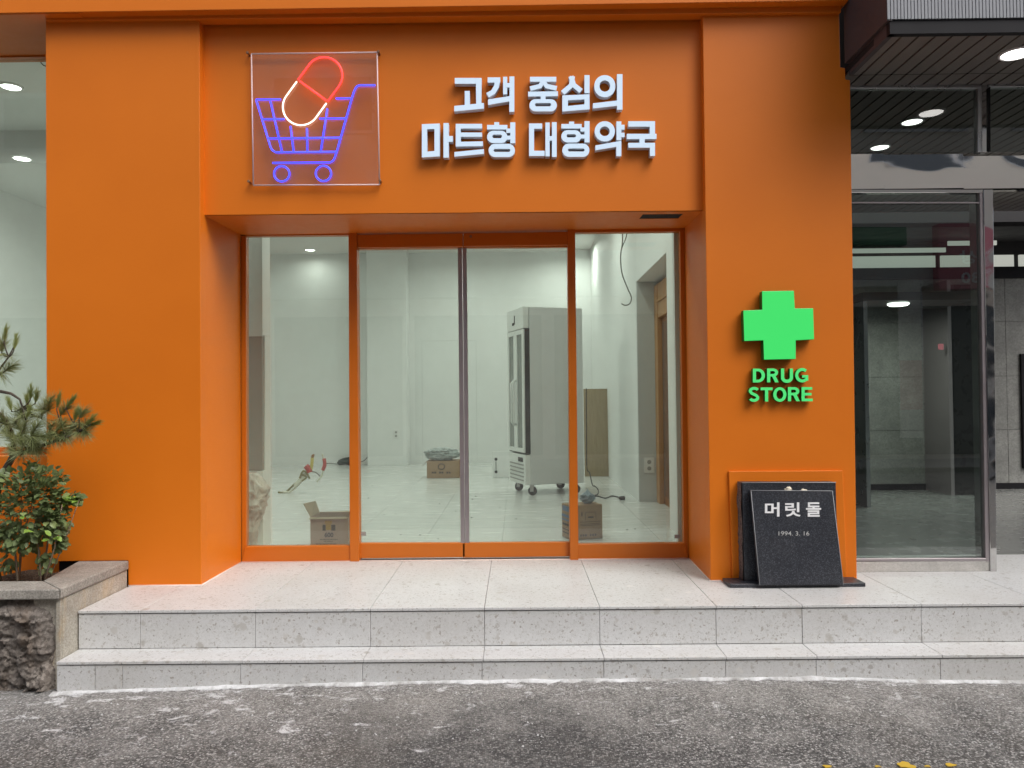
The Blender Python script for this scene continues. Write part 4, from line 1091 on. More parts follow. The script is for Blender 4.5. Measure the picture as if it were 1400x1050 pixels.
for ch, x0, y0, x1, y1 in (('D', 316, 258, 494, 462), ('R', 525, 256, 696, 460), ('U', 730, 256, 907, 464), ('G', 936, 250, 1134, 460),
                           ('S', 252, 528, 414, 746), ('T', 430, 535, 606, 742), ('O', 616, 532, 810, 746), ('R', 832, 530, 1008, 738), ('E', 1032, 530, 1198, 738)):
    g = MB(); k = 0; polys, rings = latin(ch, x0, y0, x1, y1)
    for q in polys:
        Yf = -.044 - .0005 * k; k += 1; g.prism([at(*n4(c), Yf) for c in q], (0, -.010 - Yf, 0))
    for o_, i_ in rings:
        Yf = -.044 - .0005 * k; k += 1; g.ringprism([at(*n4(c), Yf) for c in o_], [at(*n4(c), Yf) for c in i_], (0, -.010 - Yf, 0))
    two_tone(g.build('letter', GREEN_FACE_SMALL, dl), GREEN_SIDE)

# ================================================================== CORNERSTONE
stone = thing('cornerstone', atz(1090, 800, 0), 'black granite cornerstone with engraved Korean writing and a date on a low plinth', 'cornerstone')
HP = .022
pf1, pf2 = atz(998.5, 804, 0), atz(1185, 803.2, 0); pk = atz(985.5, 786, HP)
pfy = pf1.y
MB().prism([V(pf1.x, pfy, 0.001), V(pf2.x, pfy, 0.001), V(pf2.x - .005, -.02, 0.001), V(pf1.x - .005, -.02, 0.001)], (0, 0, HP)).build('plinth', BLACK_GRANITE, stone, .002, 1)
# back slab
yb0, yb1 = -.0185, -.108
tl_, tr_ = at(1014.8, 660.2, yb1), at(1142.6, 659.8, yb1)
bl_, br_ = at(1017.2, 760, yb1), at(1145.5, 760, yb1)
kx = (bl_.x - tl_.x) / (bl_.z - tl_.z)
def down(t, b, z): k = (z - t.z) / (b.z - t.z); return t.lerp(b, k)
B0, B1 = down(tl_, bl_, HP + .001), down(tr_, br_, HP + .001)
bs = MB().prism([tl_, tr_, B1, B0], (0, yb0 - yb1, 0)).build('back_slab', BLACK_GRANITE, stone, .0015, 1)
# split left edge of the back slab: rough strip
g = MB(); rows = []
for i in range(25):
    k = i / 24
    p = tl_.lerp(B0, k)
    rows.append([V(p.x - .004 - .010 * abs(noise.noise(Vector((i * .9, j * 1.7, 4)))), yb1 + .006 + (yb0 - yb1 - .008) * j / 4, p.z) for j in range(5)])
for i in range(24):
    for j in range(4): g.add([rows[i][j], rows[i][j + 1], rows[i + 1][j + 1], rows[i + 1][j]], [(0, 1, 2, 3)])
g.build('split_edge', BLACK_ROUGH, bs)
MB().tube([tl_ + V(0, -.001, .001), tr_ + V(0, -.001, .001)], .003, 6).build('ground_edge', GRANITE_EDGE, bs)
# leaning front slab
yt, ybm = -.150, -.205
F = [at(1026.6, 670.6, yt), at(1138, 671.2, yt)]
pz = HP + .001
b0, b1 = atz(1034.8, 797, pz), atz(1148.6, 796.6, pz)
F += [V(b1.x, ybm, pz), V(b0.x, ybm, pz)]
fs_ = MB().prism(F, (0, .035, 0)).build('front_slab', BLACK_GRANITE, stone, .002, 2)
g = MB()
for a, b in ((F[0], F[1]), (F[0], F[3]), (F[1], F[2])): g.tube([a + V(0, -.0008, 0), b + V(0, -.0008, 0)], .0022, 6)
g.build('ground_edge', GRANITE_EDGE, fs_)
nF = (F[1] - F[0]).cross(F[3] - F[0]).normalized()
if nF.y > 0: nF = -nF
def onF(px, py):
    d_ = ray(px, py); return CAM + d_ * ((F[0] - CAM).dot(nF) / d_.dot(nF))
def n5(c): return (1030 + c[0] / 11.6667, 660 + c[1] / 11.6667)
for ch, x0, y0, x1, y1 in (('머', 182, 312, 414, 540), ('릿', 505, 312, 750, 540), ('돌', 838, 312, 1078, 542)):
    g = MB(); fit_text(g, ch, [onF(*n5(c)) + nF * .0003 for c in ((x0, y1), (x1, y1), (x1, y0), (x0, y0))], nF * .0022, .022); g.build('engraved_letter', ENGRAVE, fs_)
g = MB(); fit_text(g, '1994. 3. 16', [onF(*n5(c)) + nF * .0003 for c in ((400, 842), (892, 842), (892, 775), (400, 775))], nF * .0012, .004); g.build('engraved_date', ENGRAVE_DULL, fs_)
# chalky lumps behind the front slab
def lump(name, c, r, mat, label, cat, seed, sq=(1, 1, .7)):
    g = MB(); nu, nv = 12, 8
    for i in range(nv + 1):
        for j in range(nu):
            a, b = math.pi * i / nv, 2 * math.pi * j / nu
            d_ = Vector((math.sin(a) * math.cos(b), math.sin(a) * math.sin(b), math.cos(a)))
            rr_ = r * (1 + .45 * noise.noise(d_ * 1.8 + Vector((seed, 0, 0))))
            g.v.append(c + Vector((d_.x * sq[0], d_.y * sq[1], d_.z * sq[2])) * rr_)
    for i in range(nv):
        for j in range(nu): g.f.append([i * nu + j, i * nu + (j + 1) % nu, (i + 1) * nu + (j + 1) % nu, (i + 1) * nu + j])
    return tag(g.build(name, mat), label, cat)
p1, p2 = at(1077.5, 670.5, -.128), at(1099.5, 671, -.128)
lump('stone_chip', p1, .024, CHALK, 'pale peaked stone chip behind the top edge of the cornerstone, left one', 'stone', 3, (1, .6, .85))
lump('stone_chip', p2, .020, CHALK, 'pale flat stone chip behind the top edge of the cornerstone, right one', 'stone', 9, (1.1, .6, .55))
for o in bpy.data.objects:
    if o.name.startswith('stone_chip'): pass

# ================================================================== PLANTER
planter = thing('stone_planter', V(-3.3, -.4, -.5), 'rough dark stone planter with weathered granite coping', 'planter')
PX1, PYF, PZ = XW - .004, -.70, .156
cth = .052
sw = MB().box(PX1 - .16, PX1, PYF + .035, -.012, -.45, PZ - cth).build('side_wall', SIDE_GRANITE, planter, .004, 1)
MB().prism([V(PX1 - .20, PYF + .185, PZ - cth + .001), V(PX1 + .010, PYF - .01, PZ - cth + .001), V(PX1 + .010, -.012, PZ - cth + .001), V(PX1 - .30, -.012, PZ - cth + .001)], (0, 0, cth)).build('coping_slab', COPING, planter, .006, 2)
MB().prism([V(PX1 - .20, PYF + .183, PZ - cth), V(PX1 + .008, PYF - .013, PZ - cth), V(PX1 - .75, PYF - .013, PZ - cth), V(PX1 - .75, PYF + .183, PZ - cth)], (0, 0, cth)).build('coping_slab', COPING, planter, .006, 2)
MB().box(PX1 - 2.0, PX1 - .752, PYF - .012, PYF + .18, PZ - cth, PZ).build('coping_slab', COPING, planter, .006, 2)
def boulder(x0, x1, z0, z1, seed):
    g = MB(); nx, nz = 110, 100; rows = []
    for i in range(nx + 1):
        for j in range(nz + 1):
            u, w = i / nx, j / nz; x = x0 + (x1 - x0) * u; z = z0 + (z1 - z0) * w
            ed = min(1, min(u, 1 - u) * 9) * min(1, min(w, 1 - w) * 9)
            q = Vector((x * 4.5, z * 5.5, seed))
            h = .05 * noise.noise(q * .45)
            for fr, am in ((.75, .055), (1.9, .030), (4.5, .013)):
                qq = q * fr + noise.noise_vector(q * fr * 1.3) * .35
                dd_, pt_ = noise.voronoi(qq)
                gv = noise.cell_vector(pt_[0] * 7.3) - Vector((.5, .5, .5))
                h += am * (gv.dot(qq - pt_[0]) * 2.0 + (gv.x) * .7)
            h += .005 * noise.noise(q * 11) + .005 * noise.noise(q * 27)
            g.v.append(V(x, PYF + .055 - ed * (.05 + h), z))
    for i in range(nx):
        for j in range(nz):
            k = i * (nz + 1) + j; g.smooth.add(len(g.f)); g.f.append([k, k + nz + 1, k + nz + 2, k + 1])
    g.box(x0 + .004, x1 - .004, PYF + .057, PYF + .2, z0, z1)
    return g.build('stone_block', ROUGH_STONE, planter)
boulder(PX1 - .66, PX1 - .028, -.56, PZ - cth - .006, 1.3)
boulder(PX1 - 1.4, PX1 - .67, -.56, PZ - cth - .006, 6.1)
MB().box(PX1 - .026, PX1 - .006, PYF + .012, PYF + .034, -.5, PZ - cth - .001).build('mortar_joint', SIDE_GRANITE, planter)
g = MB(); grid(g, [PX1 - 2.0 + .04 * i for i in range(47)], [PYF + .17 + .03 * i for i in range(16)] , lambda x, y: PZ - .055 + .03 * noise.noise(Vector((x * 6, y * 6, 2))) + .012 * noise.noise(Vector((x * 25, y * 25, 2))))
tag(g.build('planter_soil', SOIL), 'dry brown soil and litter inside the planter', 'soil', kind='stuff')
rnd = random.Random(12)
g = MB()
for i in range(420):
    x, y = rnd.uniform(PX1 - 1.3, PX1 - .22), rnd.uniform(PYF + .18, -.22)
    a = rnd.uniform(0, 6.28); l = rnd.uniform(.015, .05); z = PZ - .035 + rnd.uniform(-.015, .02)
    g.tube([V(x, y, z), V(x + l * math.cos(a), y + l * math.sin(a), z + rnd.uniform(-.006, .014))], rnd.uniform(.0008, .0022), 3, False)
tag(g.build('twig_litter', STEM), 'dry twigs and needles littered on the planter soil', 'litter', kind='stuff')

# ------------------------------------------------------------------ shrub
rnd = random.Random(21)
YSH = -.43
sb = at(35, 782, YSH); zs0 = PZ - .06
shrub = thing('broadleaf_shrub', V(sb.x, YSH, zs0), 'low green broadleaf shrub at the right end of the planter', 'shrub')
tips = []
g = MB()
for (px, py, tx, ty, w) in ((25, 790, 12, 690, .007), (25, 790, 50, 668, .006), (57, 785, 60, 680, .006), (57, 785, 85, 690, .005), (57, 785, 40, 650, .005), (3, 790, -20, 690, .006), (-40, 790, -50, 690, .006), (25, 790, 30, 640, .004), (62, 785, 108, 684, .0035)):
    a = at(px, py, YSH + rnd.uniform(-.05, .06)); a.z = zs0; b = at(tx, ty, YSH + rnd.uniform(-.1, .1)); m_ = a.lerp(b, .45) + V(rnd.uniform(-.02, .02), rnd.uniform(-.02, .02), .02)
    g.tube([a, m_, b], [w, w * .75, w * .4], 6)
    for k in range(4):
        s0 = m_.lerp(b, rnd.uniform(.0, .9)); e = s0 + V(rnd.uniform(-.09, .09), rnd.uniform(-.08, .06), rnd.uniform(.0, .09)); g.tube([s0, e], [w * .4, w * .2], 4)
g.build('stems', STEM, shrub)
def leaf_mesh():
    L_ = 1.0; pts = []
    prof = [(0, 0), (.22, .26), (.5, .34), (.78, .22), (1, 0)]
    vs_ = [V(0, 0, 0)]
    mid_ = [V(u, 0, -.06 * (u - .5) ** 2) for u, w in prof]
    lf = [V(u, w, .07 + .05 * u) for u, w in prof[1:4]]; rt_ = [V(u, -w, .07 + .05 * u) for u, w in prof[1:4]]
    v = mid_ + lf + rt_     # 0..4, 5..7, 8..10
    f = [(0, 1, 5), (1, 2, 6, 5), (2, 3, 7, 6), (3, 4, 7), (0, 8, 1), (1, 8, 9, 2), (2, 9, 10, 3), (3, 10, 4)]
    return v, f
lv, lf_ = leaf_mesh()
me = bpy.data.meshes.new('leaf'); me.from_pydata([v[:] for v in lv], [], lf_); me.materials.append(LEAF)
for p in me.polygons: p.use_smooth = True
mey = me.copy(); mey.materials.clear(); mey.materials.append(LEAF_YOUNG)
blobs = [(30, 690, 62, 50, .17, 10), (60, 665, 32, 28, .12, 3), (70, 710, 24, 30, .10, 3), (95, 684, 16, 9, .05, 1), (45, 640, 9, 12, .05, .5), (-40, 690, 50, 55, .16, 7), (20, 735, 40, 22, .14, 3), (62, 765, 12, 14, .05, .5), (80, 740, 9, 12, .04, .5), (12, 770, 12, 12, .05, .4)]
wts = [b[5] for b in blobs]
cen = at(28, 700, YSH)
def leaf_place(front):
    b = rnd.choices(blobs, wts)[0]
    while True:
        d_ = Vector((rnd.gauss(0, 1), rnd.gauss(0, 1), rnd.gauss(0, 1))).normalized() * (rnd.uniform(.72, 1.03) if front else rnd.uniform(.1, .9) ** .6)
        if front and d_.y > .35: continue
        break
    p = at(b[0] + d_.x * b[2], b[1] - d_.z * b[3], YSH + d_.y * b[4])
    out = (p - cen).normalized()
    dirv = (out * .8 + V(rnd.uniform(-.7, .7), rnd.uniform(-.9, .3), rnd.uniform(-.7, .35))).normalized()
    nrm = (V(rnd.uniform(-.5, .5), -.55 + rnd.uniform(-.4, .4), .8) + out * .4).normalized()
    y_ = nrm.cross(dirv).normalized(); z_ = dirv.cross(y_)
    return p, Matrix((dirv, y_, z_)).transposed()
for i in range(270):
    p, m3 = leaf_place(True)
    o = inst('leaf', me, shrub, p, m3.to_euler(), (rnd.uniform(.032, .052),) * 3)
for (px, py, s_) in ((97, 679, .05), (101, 683, .05), (92, 684, .045), (98, 688, .04), (110, 680, .04), (107, 684, .045), (45, 726, .065), (29, 705, .035), (70, 733, .045), (75, 738, .05), (67, 738, .04), (78, 733, .04)):
    p, m3 = leaf_place(True); o = inst('leaf', mey, shrub, at(px, py, YSH - .19 if px < 90 else YSH - .03), m3.to_euler(), (s_,) * 3)
g = MB()
for i in range(1700):
    p, m3 = leaf_place(i % 3 == 0); k = rnd.uniform(.030, .050)
    g.add([p + m3 @ (v * k) for v in lv], lf_, True)
tag(g.build('foliage', LEAF, shrub), kind='stuff')

# ------------------------------------------------------------------ pine
rnd = random.Random(5)
YPN = -.36
pine = thing('pine_tree', V(at(-40, 790, YPN).x, YPN, zs0), 'small gnarled pine tree leaning out of the planter past the shop window', 'pine tree')
def pp(px, py, dy=0.0): return at(px, py, YPN + dy)
g = MB()
base = V(at(-34, 790, YPN).x, YPN, zs0)
g.tube([base, pp(-26, 740, -.01), pp(-10, 690, .02), pp(2, 652), pp(16, 627, .01), pp(24, 618)], [.030, .027, .024, .021, .017, .014], 10)
g.tube([pp(16, 627, .01), pp(20, 600, .02), pp(8, 575, .02), pp(-6, 560, .02), pp(-30, 545, .0)], [.015, .012, .011, .010, .008], 8)
g.build('trunk', BARK, pine)
g = MB()
g.tube([pp(24, 618), pp(38, 617, -.02), pp(69, 605, -.03), pp(90, 598, -.04), pp(110, 588, -.04), pp(124, 580, -.04)], [.013, .011, .009, .007, .005, .003], 8)
g.tube([pp(-40, 528, .03), pp(0, 535, .0), pp(15, 538, -.02), pp(27, 546, -.04), pp(31, 557, -.04)], [.012, .009, .008, .006, .004], 8)
g.tube([pp(-40, 540, .03), pp(-6, 512, .0), pp(12, 488, -.02), pp(20, 472, -.03)], [.010, .007, .004, .003], 8)
br = [pp(38, 617, -.02), pp(69, 605, -.03), pp(90, 598, -.04), pp(20, 600, .02), pp(31, 557, -.04), pp(24, 618), pp(50, 612, -.03), pp(-6, 512), pp(12, 488, -.02), pp(8, 575, .02), pp(-20, 550, .02), pp(108, 590, -.04)]
nee = MB(); neo = MB()
def needle(mb, p, d_, l, w):
    a = d_.orthogonal().normalized() * w; b = d_.cross(a).normalized() * w
    sag = V(0, 0, -l * .10)
    q = p + d_ * (l * .6) + sag * .3; t = p + d_ * l + sag
    mb.add([p + a, p - a * .5 + b * .87, p - a * .5 - b * .87, q + a * .8, q - a * .4 + b * .7, q - a * .4 - b * .7, t],
           [(0, 1, 4, 3), (1, 2, 5, 4), (2, 0, 3, 5), (3, 4, 6), (4, 5, 6), (5, 3, 6)])
def shoot(px, py, dx, dy, L_, dep, new, n=70):
    """px,py tip; dx,dy picture direction the shoot grows; L_ length in m"""
    tip = pp(px, py, dep); d_ = (RGT * dx - UPV * dy + FWD * rnd.uniform(-.35, .2)).normalized()
    st = tip - d_ * L_
    nb = min(br, key=lambda b: (b - st).length)
    g.tube([nb, nb.lerp(st, .55) + V(0, 0, -.008), st, tip], [.0042, .0036, .0032, .0018], 5)
    for i in range(n):
        k = rnd.uniform(0, 1); p = st.lerp(tip, k)
        a = d_.orthogonal().normalized(); b = d_.cross(a); q = rnd.uniform(0, 6.283)
        spread = rnd.uniform(.6, 1.35) if not new else rnd.uniform(.18, .5)
        if k > .9: spread *= .5
        nd = (d_ + (a * math.cos(q) + b * math.sin(q)) * spread).normalized()
        ln = rnd.uniform(.038, .068) if new else rnd.uniform(.05, .092)
        needle(nee if new else neo, p, nd, ln, .00105)
    if not new:
        for i in range(int(n * .5)):
            p = st.lerp(nb, rnd.uniform(0, .6)); q = rnd.uniform(0, 6.283); a = d_.orthogonal().normalized(); b = d_.cross(a)
            nd = (d_ * rnd.uniform(-.1, .6) + (a * math.cos(q) + b * math.sin(q)) + V(0, 0, -.5)).normalized()
            needle(neo, p, nd, rnd.uniform(.05, .105), .00095)
for t_ in ((8, 452, .15, -1, .07, 0, 1), (22, 463, .1, -1, .07, -.03, 1), (2, 468, -.1, -1, .06, .02, 0), (16, 500, .7, -.5, .06, -.03, 0), (42, 533, .15, -1, .06, -.05, 1), (50, 538, .25, -1, .06, -.03, 1), (37, 545, -.1, -1, .06, 0, 1), (68, 548, .3, -1, .06, -.03, 0), (81, 543, .25, -1, .07, -.05, 1),
           (99, 546, .6, -.8, .06, -.04, 1), (91, 556, .5, -.8, .06, -.02, 0), (104, 566, .3, -1, .05, -.06, 1), (112, 563, .3, -1, .04, -.04, 0), (126, 572, .6, -.7, .06, -.05, 1), (132, 578, .9, -.3, .06, -.04, 1), (120, 578, .6, -.7, .06, -.02, 0), (118, 590, .9, .1, .06, -.04, 0), (60, 556, .1, -1, .07, 0, 0),
           (40, 560, .3, -1, .06, -.06, 1), (28, 560, -.1, -1, .06, -.03, 0), (12, 549, -.3, -1, .06, -.03, 1), (20, 575, -.4, -.9, .07, 0, 0), (36, 578, .3, -.9, .08, -.05, 0), (52, 580, .5, -.8, .08, -.06, 0), (72, 580, .5, -.8, .08, -.02, 0), (88, 578, .6, -.7, .07, -.05, 0), (104, 582, .7, -.5, .07, -.02, 0),
           (62, 598, .6, .1, .07, -.07, 0), (44, 600, .4, -.6, .07, -.08, 0), (28, 598, -.2, -.9, .08, -.07, 0), (8, 590, -.6, -.7, .08, -.02, 0), (0, 570, -.6, -.8, .08, .0, 0), (-15, 560, -.4, -.9, .08, 0, 0), (-25, 520, -.3, -1, .08, 0, 0), (-15, 490, -.2, -1, .08, 0, 0), (-40, 545, -.5, -1, .09, 0, 0), (15, 615, -.6, -.2, .07, -.04, 0), (80, 600, .7, .4, .07, -.04, 0), (55, 615, .6, .5, .06, -.03, 0), (96, 594, .8, .2, .06, 0, 0), (-40, 590, -.6, -.5, .09, 0, 0)):
    shoot(*t_, n=95 if t_[6] else 125)
g.build('branch', BARK, pine)
tag(neo.build('needles', NEEDLE, pine), kind='stuff'); tag(nee.build('young_needles', NEEDLE_NEW, pine), kind='stuff')

# ================================================================== THINGS INSIDE THE SHOP
# --- upright two-door fridge
fc = atz(718.2, 678.5, 0)                     # near corner wheel contact
CH = .125
hF = at(718, 418.7, fc.y).z - CH
df = atz(696, 668, 0)
ex = V(-.20, .60, 0).normalized(); ey = V(.60, .20, 0).normalized()
fp = V(fc.x, fc.y, 0)
W_, D_f = .62, 0.0
tgt = at(797, 500, fp.y)
# depth of the side panel so that it ends where it does in the photograph
lo_, hi_ = .3, 1.3
def pxof(p):
    v = p - CAM; return 700 + FOC * v.dot(RGT) / v.dot(FWD), 525 - FOC * v.dot(UPV) / v.dot(FWD)
for _ in range(30):
    m_ = (lo_ + hi_) / 2
    if pxof(fp + ey * m_ + V(0, 0, 1))[0] < 797.5: lo_ = m_
    else: hi_ = m_
D_f = lo_
lo_, hi_ = .3, 1.0
for _ in range(30):
    m_ = (lo_ + hi_) / 2
    if pxof(fp + ex * m_ + V(0, 0, 1))[0] > 694.8: lo_ = m_
    else: hi_ = m_
W_ = lo_
fridge = thing('glass_door_fridge', fp, 'tall grey and white two-door upright fridge on castors', 'fridge')
def FP(u, w, z): return fp + ex * u + ey * w + V(0, 0, z)      # u along the doors, w into the body
def fbox(mb, u0, u1, w0, w1, z0, z1):
    return mb.hexa([FP(u0, w0, z0), FP(u1, w0, z0), FP(u1, w1, z0), FP(u0, w1, z0), FP(u0, w0, z1), FP(u1, w0, z1), FP(u1, w1, z1), FP(u0, w1, z1)])
zT = CH + hF; zH = zT - .26; zG = CH + .36
fbox(MB(), 0, W_, .07, D_f, CH, zT - .003).build('cabinet', FRIDGE_SIDE, fridge, .006, 2)
hd = fbox(MB(), .003, W_ - .003, -.005, .065, zH + .008, zT).build('header', FRIDGE_WHITE, fridge, .006, 2)
g = MB(); fbox(g, W_ * .50, W_ * .54, -.008, -.005, zH + .08, zH + .18); fbox(g, W_ * .54, W_ * .66, -.0085, -.005, zH + .07, zH + .10); g.build('logo_mark', PRINT, hd)
MB().hexa([FP(0, .01, zG), FP(W_, .01, zG), FP(W_, .07, zG), FP(0, .07, zG), FP(0, .01, zH + .008), FP(W_, .01, zH + .008), FP(W_, .07, zH + .008), FP(0, .07, zH + .008)]).build('door_gasket', RUBBER, fridge)
for a, b, hx in ((.004, W_ / 2 - .004, W_ / 2 - .04), (W_ / 2 + .004, W_ - .004, W_ / 2 + .04)):
    g = MB(); t_ = .055
    fbox(g, a, b, -.008, .045, zH - .055, zH); fbox(g, a, b, -.008, .045, zG + .012, zG + .06); fbox(g, a, a + t_, -.008, .045, zG + .06, zH - .055); fbox(g, b - t_, b, -.008, .045, zG + .06, zH - .055)
    dd = g.build('door', FRIDGE_WHITE, fridge, .003, 1)
    fbox(MB(), a + t_, b - t_, .006, .03, zG + .06, zH - .055).build('door_glass', FRIDGE_GLASS, dd)
    MB().tube([FP(hx, -.008, zG + .32), FP(hx, -.045, zG + .36), FP(hx, -.045, zG + .82), FP(hx, -.008, zG + .86)], .011, 8).build('handle', FRIDGE_WHITE, dd)
bp = fbox(MB(), .003, W_ - .003, .004, .07, CH, zG - .012).build('base_panel', FRIDGE_WHITE, fridge, .006, 2)
for k in range(5):
    z = CH + .04 + k * .045; fbox(MB(), .06, W_ - .06, -.004, .008, z, z + .016).build('louvre', GREY_PANEL, bp)
fbox(MB(), .08, .24, -.003, .006, zG - .10, zG - .05).build('display', PRINT, bp)
for u, w in ((.06, .11), (W_ - .06, .11), (.06, D_f - .08), (W_ - .06, D_f - .08)):
    q = FP(u, w, .052); g = MB()
    g.lathe(q, [(.014, -.020), (.052, -.017), (.052, .017), (.014, .020)], 20, 'Y'); cw = g.build('castor', RUBBER, fridge)
    g = MB(); g.box(q.x - .022, q.x + .022, q.y - .018, q.y + .018, .106, CH + .003); g.box(q.x - .03, q.x + .012, q.y - .026, q.y - .021, .045, .115); g.box(q.x - .03, q.x + .012, q.y + .021, q.y + .026, .045, .115); g.build('fork', ALU_PALE, cw)
# power lead hanging behind it, trailing to its plug
def ff_(px, py, z): return atz(px, py, z)
plug = ff_(851.5, 681, .02)
c0 = fp + ey * (D_f + .03) + ex * .10
zq = lambda px, py, Y: at(px, py, Y)
Yc = c0.y + .15
cab = [zq(801.5, 531, Yc), zq(802, 600, Yc), zq(802.5, 640, Yc), zq(806, 646, Yc - .03), zq(810, 663, Yc - .25), ff_(813, 664.5, .10), ff_(817.5, 669, .05), ff_(817.5, 675, .02), ff_(812, 678, .006), ff_(818, 678.5, .006), ff_(828, 681, .006), ff_(836, 678, .006), ff_(845, 679.5, .006), plug + V(-.02, 0, 0)]
def smooth(pts, n=5):
    out = []
    for i in range(len(pts) - 1):
        p0, p1, p2, p3 = pts[max(i - 1, 0)], pts[i], pts[i + 1], pts[min(i + 2, len(pts) - 1)]
        for k in range(n):
            t = k / n
            out.append(.5 * ((2 * p1) + (p2 - p0) * t + (2 * p0 - 5 * p1 + 4 * p2 - p3) * t * t + (3 * p1 - p0 - 3 * p2 + p3) * t ** 3))
    return out + [pts[-1]]
cb_ = MB().tube(smooth(cab), .0065, 6).build('power_lead', RUBBER, fridge)
MB().lathe(plug, [(.008, -.045), (.02, -.03), (.024, .0), (.02, .022), (.006, .024)], 14, 'X').build('plug', RUBBER, cb_)

# --- cartons
Yb = .98
opn = thing('open_carton', setz(at(450, 747, Yb), 0), 'open cardboard carton printed 600 just inside the left pane', 'carton')
xA, xB = at(424.2, 720, Yb).x, at(476, 720, Yb).x; zb_ = at(450, 707, Yb).z; dp = .26; zb_ = max(zb_, .12)
g = MB(); th = .005
g.box(xA, xB, Yb, Yb + th, .002, zb_); g.box(xA, xB, Yb + dp - th, Yb + dp, .002, zb_); g.box(xA, xA + th, Yb + th, Yb + dp - th, .002, zb_); g.box(xB - th, xB, Yb + th, Yb + dp - th, .002, zb_); g.box(xA + th, xB - th, Yb + th, Yb + dp - th, .002, .008)
cbx = g.build('box_body', CARD_PINK, opn)
fa, fb = at(414.2, 688.5, Yb + .05), at(425.5, 684, Yb + .2)
g = MB(); g.prism([V(xA, Yb + .004, zb_), V(xA, Yb + dp - .004, zb_), at(431, 685.0, Yb + dp) , at(414.2, 688.5, Yb)], (.004, 0, .001)); g.build('flap', CARD_IN, opn)
g = MB(); g.prism([V(xB, Yb + .004, zb_), V(xB, Yb + dp - .004, zb_), at(494.5, 685.0, Yb + dp), at(491.5, 694, Yb)], (-.004, 0, .001)); g.build('flap', CARD_IN, opn)
g = MB(); g.prism([V(xA + .004, Yb + dp, zb_), V(xB - .004, Yb + dp, zb_), at(476, 698.5, Yb + dp + .1), at(452, 702.5, Yb + dp + .1)], (0, .004, .001)); g.build('flap', CARD_IN, opn)
g = MB(); g.prism([V(xA, Yb, zb_), V(xB, Yb, zb_), V(xB - .01, Yb - .02, zb_ - .012), V(xA - .005, Yb - .02, zb_ - .012)], (0, -.003, .002)); g.build('flap', CARD_IN, opn)
def face_text(par, txt, x0, x1, y0, y1, Y, mat, name='print', bold=.02):
    g = MB(); fit_text(g, txt, [at(x0, y1, Y), at(x1, y1, Y), at(x1, y0, Y), at(x0, y0, Y)], (0, -.0012, 0), bold); return g.build(name, mat, par)
Yp = Yb - .0003
face_text(cbx, '600', 443.6, 456, 727.8, 734.6, Yp, PRINT, 'print', .05)
g = MB(); px_box(g, 444, 454, 712, 716, Yp, -.001); px_box(g, 445.5, 452.5, 716.2, 724.5, Yp, -.001); g.build('gold_print', PRINT_GOLD, cbx)
g = MB(); px_box(g, 441, 445.2, 717.5, 725.5, Yp, -.001); px_box(g, 453, 458.5, 717.5, 725.5, Yp, -.001)
for i in range(13): px_box(g, 437.5 + i * 1.9, 438.6 + i * 1.9, 736.8, 738.2, Yp, -.001)
for i in range(7): px_box(g, 443 + i * 1.8, 444 + i * 1.8, 739.6, 740.6, Yp, -.001)
for i in range(15): px_box(g, 432 + i * 1.9, 433.2 + i * 1.9, 743, 745, Yp, -.001)
g.build('small_print', PRINT, cbx)

c1_ = atz(583, 654, 0); Yc1 = c1_.y
bagbox = thing('small_carton', V(at(605, 654, Yc1).x, Yc1, 0), 'small brown carton near the back wall with a clear plastic bag on top', 'carton')
xA, xB = at(583.5, 640, Yc1).x, at(628, 640, Yc1).x; zt_b = at(605, 630.5, Yc1).z
bb = MB().box(xA, xB, Yc1, Yc1 + .35, .002, zt_b).build('box_body', CARD, bagbox, .003, 1)
g = MB(); g.prism([V(xA, Yc1, zt_b), V(xA, Yc1 + .3, zt_b), V(xA - .06, Yc1 + .3, zt_b - .05), V(xA - .06, Yc1, zt_b - .07)], (0, 0, .004)); g.build('flap', CARD_IN, bagbox)
g = MB(); q = at(603.5, 638, Yc1 - .0005); n = 24
g.tube([q + V(.045 * math.cos(6.283 * k / n), -.001, .04 * math.sin(6.283 * k / n)) for k in range(n)], .006, 4, closed=True)
for i in range(8):
    if i in (2, 5): continue
    px_box(g, 590.5 + i * 3.3, 592.8 + i * 3.3, 644.8, 647.5, Yc1 - .0005, -.001)
g.build('print', PRINT, bb)
pb_c = at(604, 623, Yc1 + .16)
def bag(name, c, rx, ry, rz, mat, label, seed, top=0.0, parent=None):
    g = MB(); nu, nv = 64, 44
    for i in range(nv + 1):
        for j in range(nu):
            a, b = math.pi * i / nv, 2 * math.pi * j / nu
            d_ = Vector((math.sin(a) * math.cos(b), math.sin(a) * math.sin(b), math.cos(a)))
            k = .92 + .25 * noise.noise(d_ * 2.2 + Vector((seed, 0, 0))) + .22 * (1 - abs(noise.noise(d_ * 4 + Vector((0, seed, 0)))) * 3) + .14 * (1 - abs(noise.noise(d_ * 9 + Vector((0, 0, seed)))) * 3)
            sx = 1.0
            if d_.z > .55 and top: sx = max(.18, 1 - (d_.z - .55) * 2.2)
            z = d_.z * rz * (1 if d_.z > 0 else 1)
            if top and d_.z > .55: z += (d_.z - .55) * top
            p = c + Vector((d_.x * rx * k * sx, d_.y * ry * k * sx, z * (1 + .1 * (k - 1))))
            p.z = max(p.z, c.z - rz * .93)
            g.v.append(p)
    for i in range(nv):
        for j in range(nu):
            g.smooth.add(len(g.f)); g.f.append([i * nu + j, i * nu + (j + 1) % nu, (i + 1) * nu + (j + 1) % nu, (i + 1) * nu + j])
    return tag(g.build(name, mat), label, 'bag')
rz_ = (at(604, 616, Yc1 + .16).z - zt_b) / 2 * 1.35
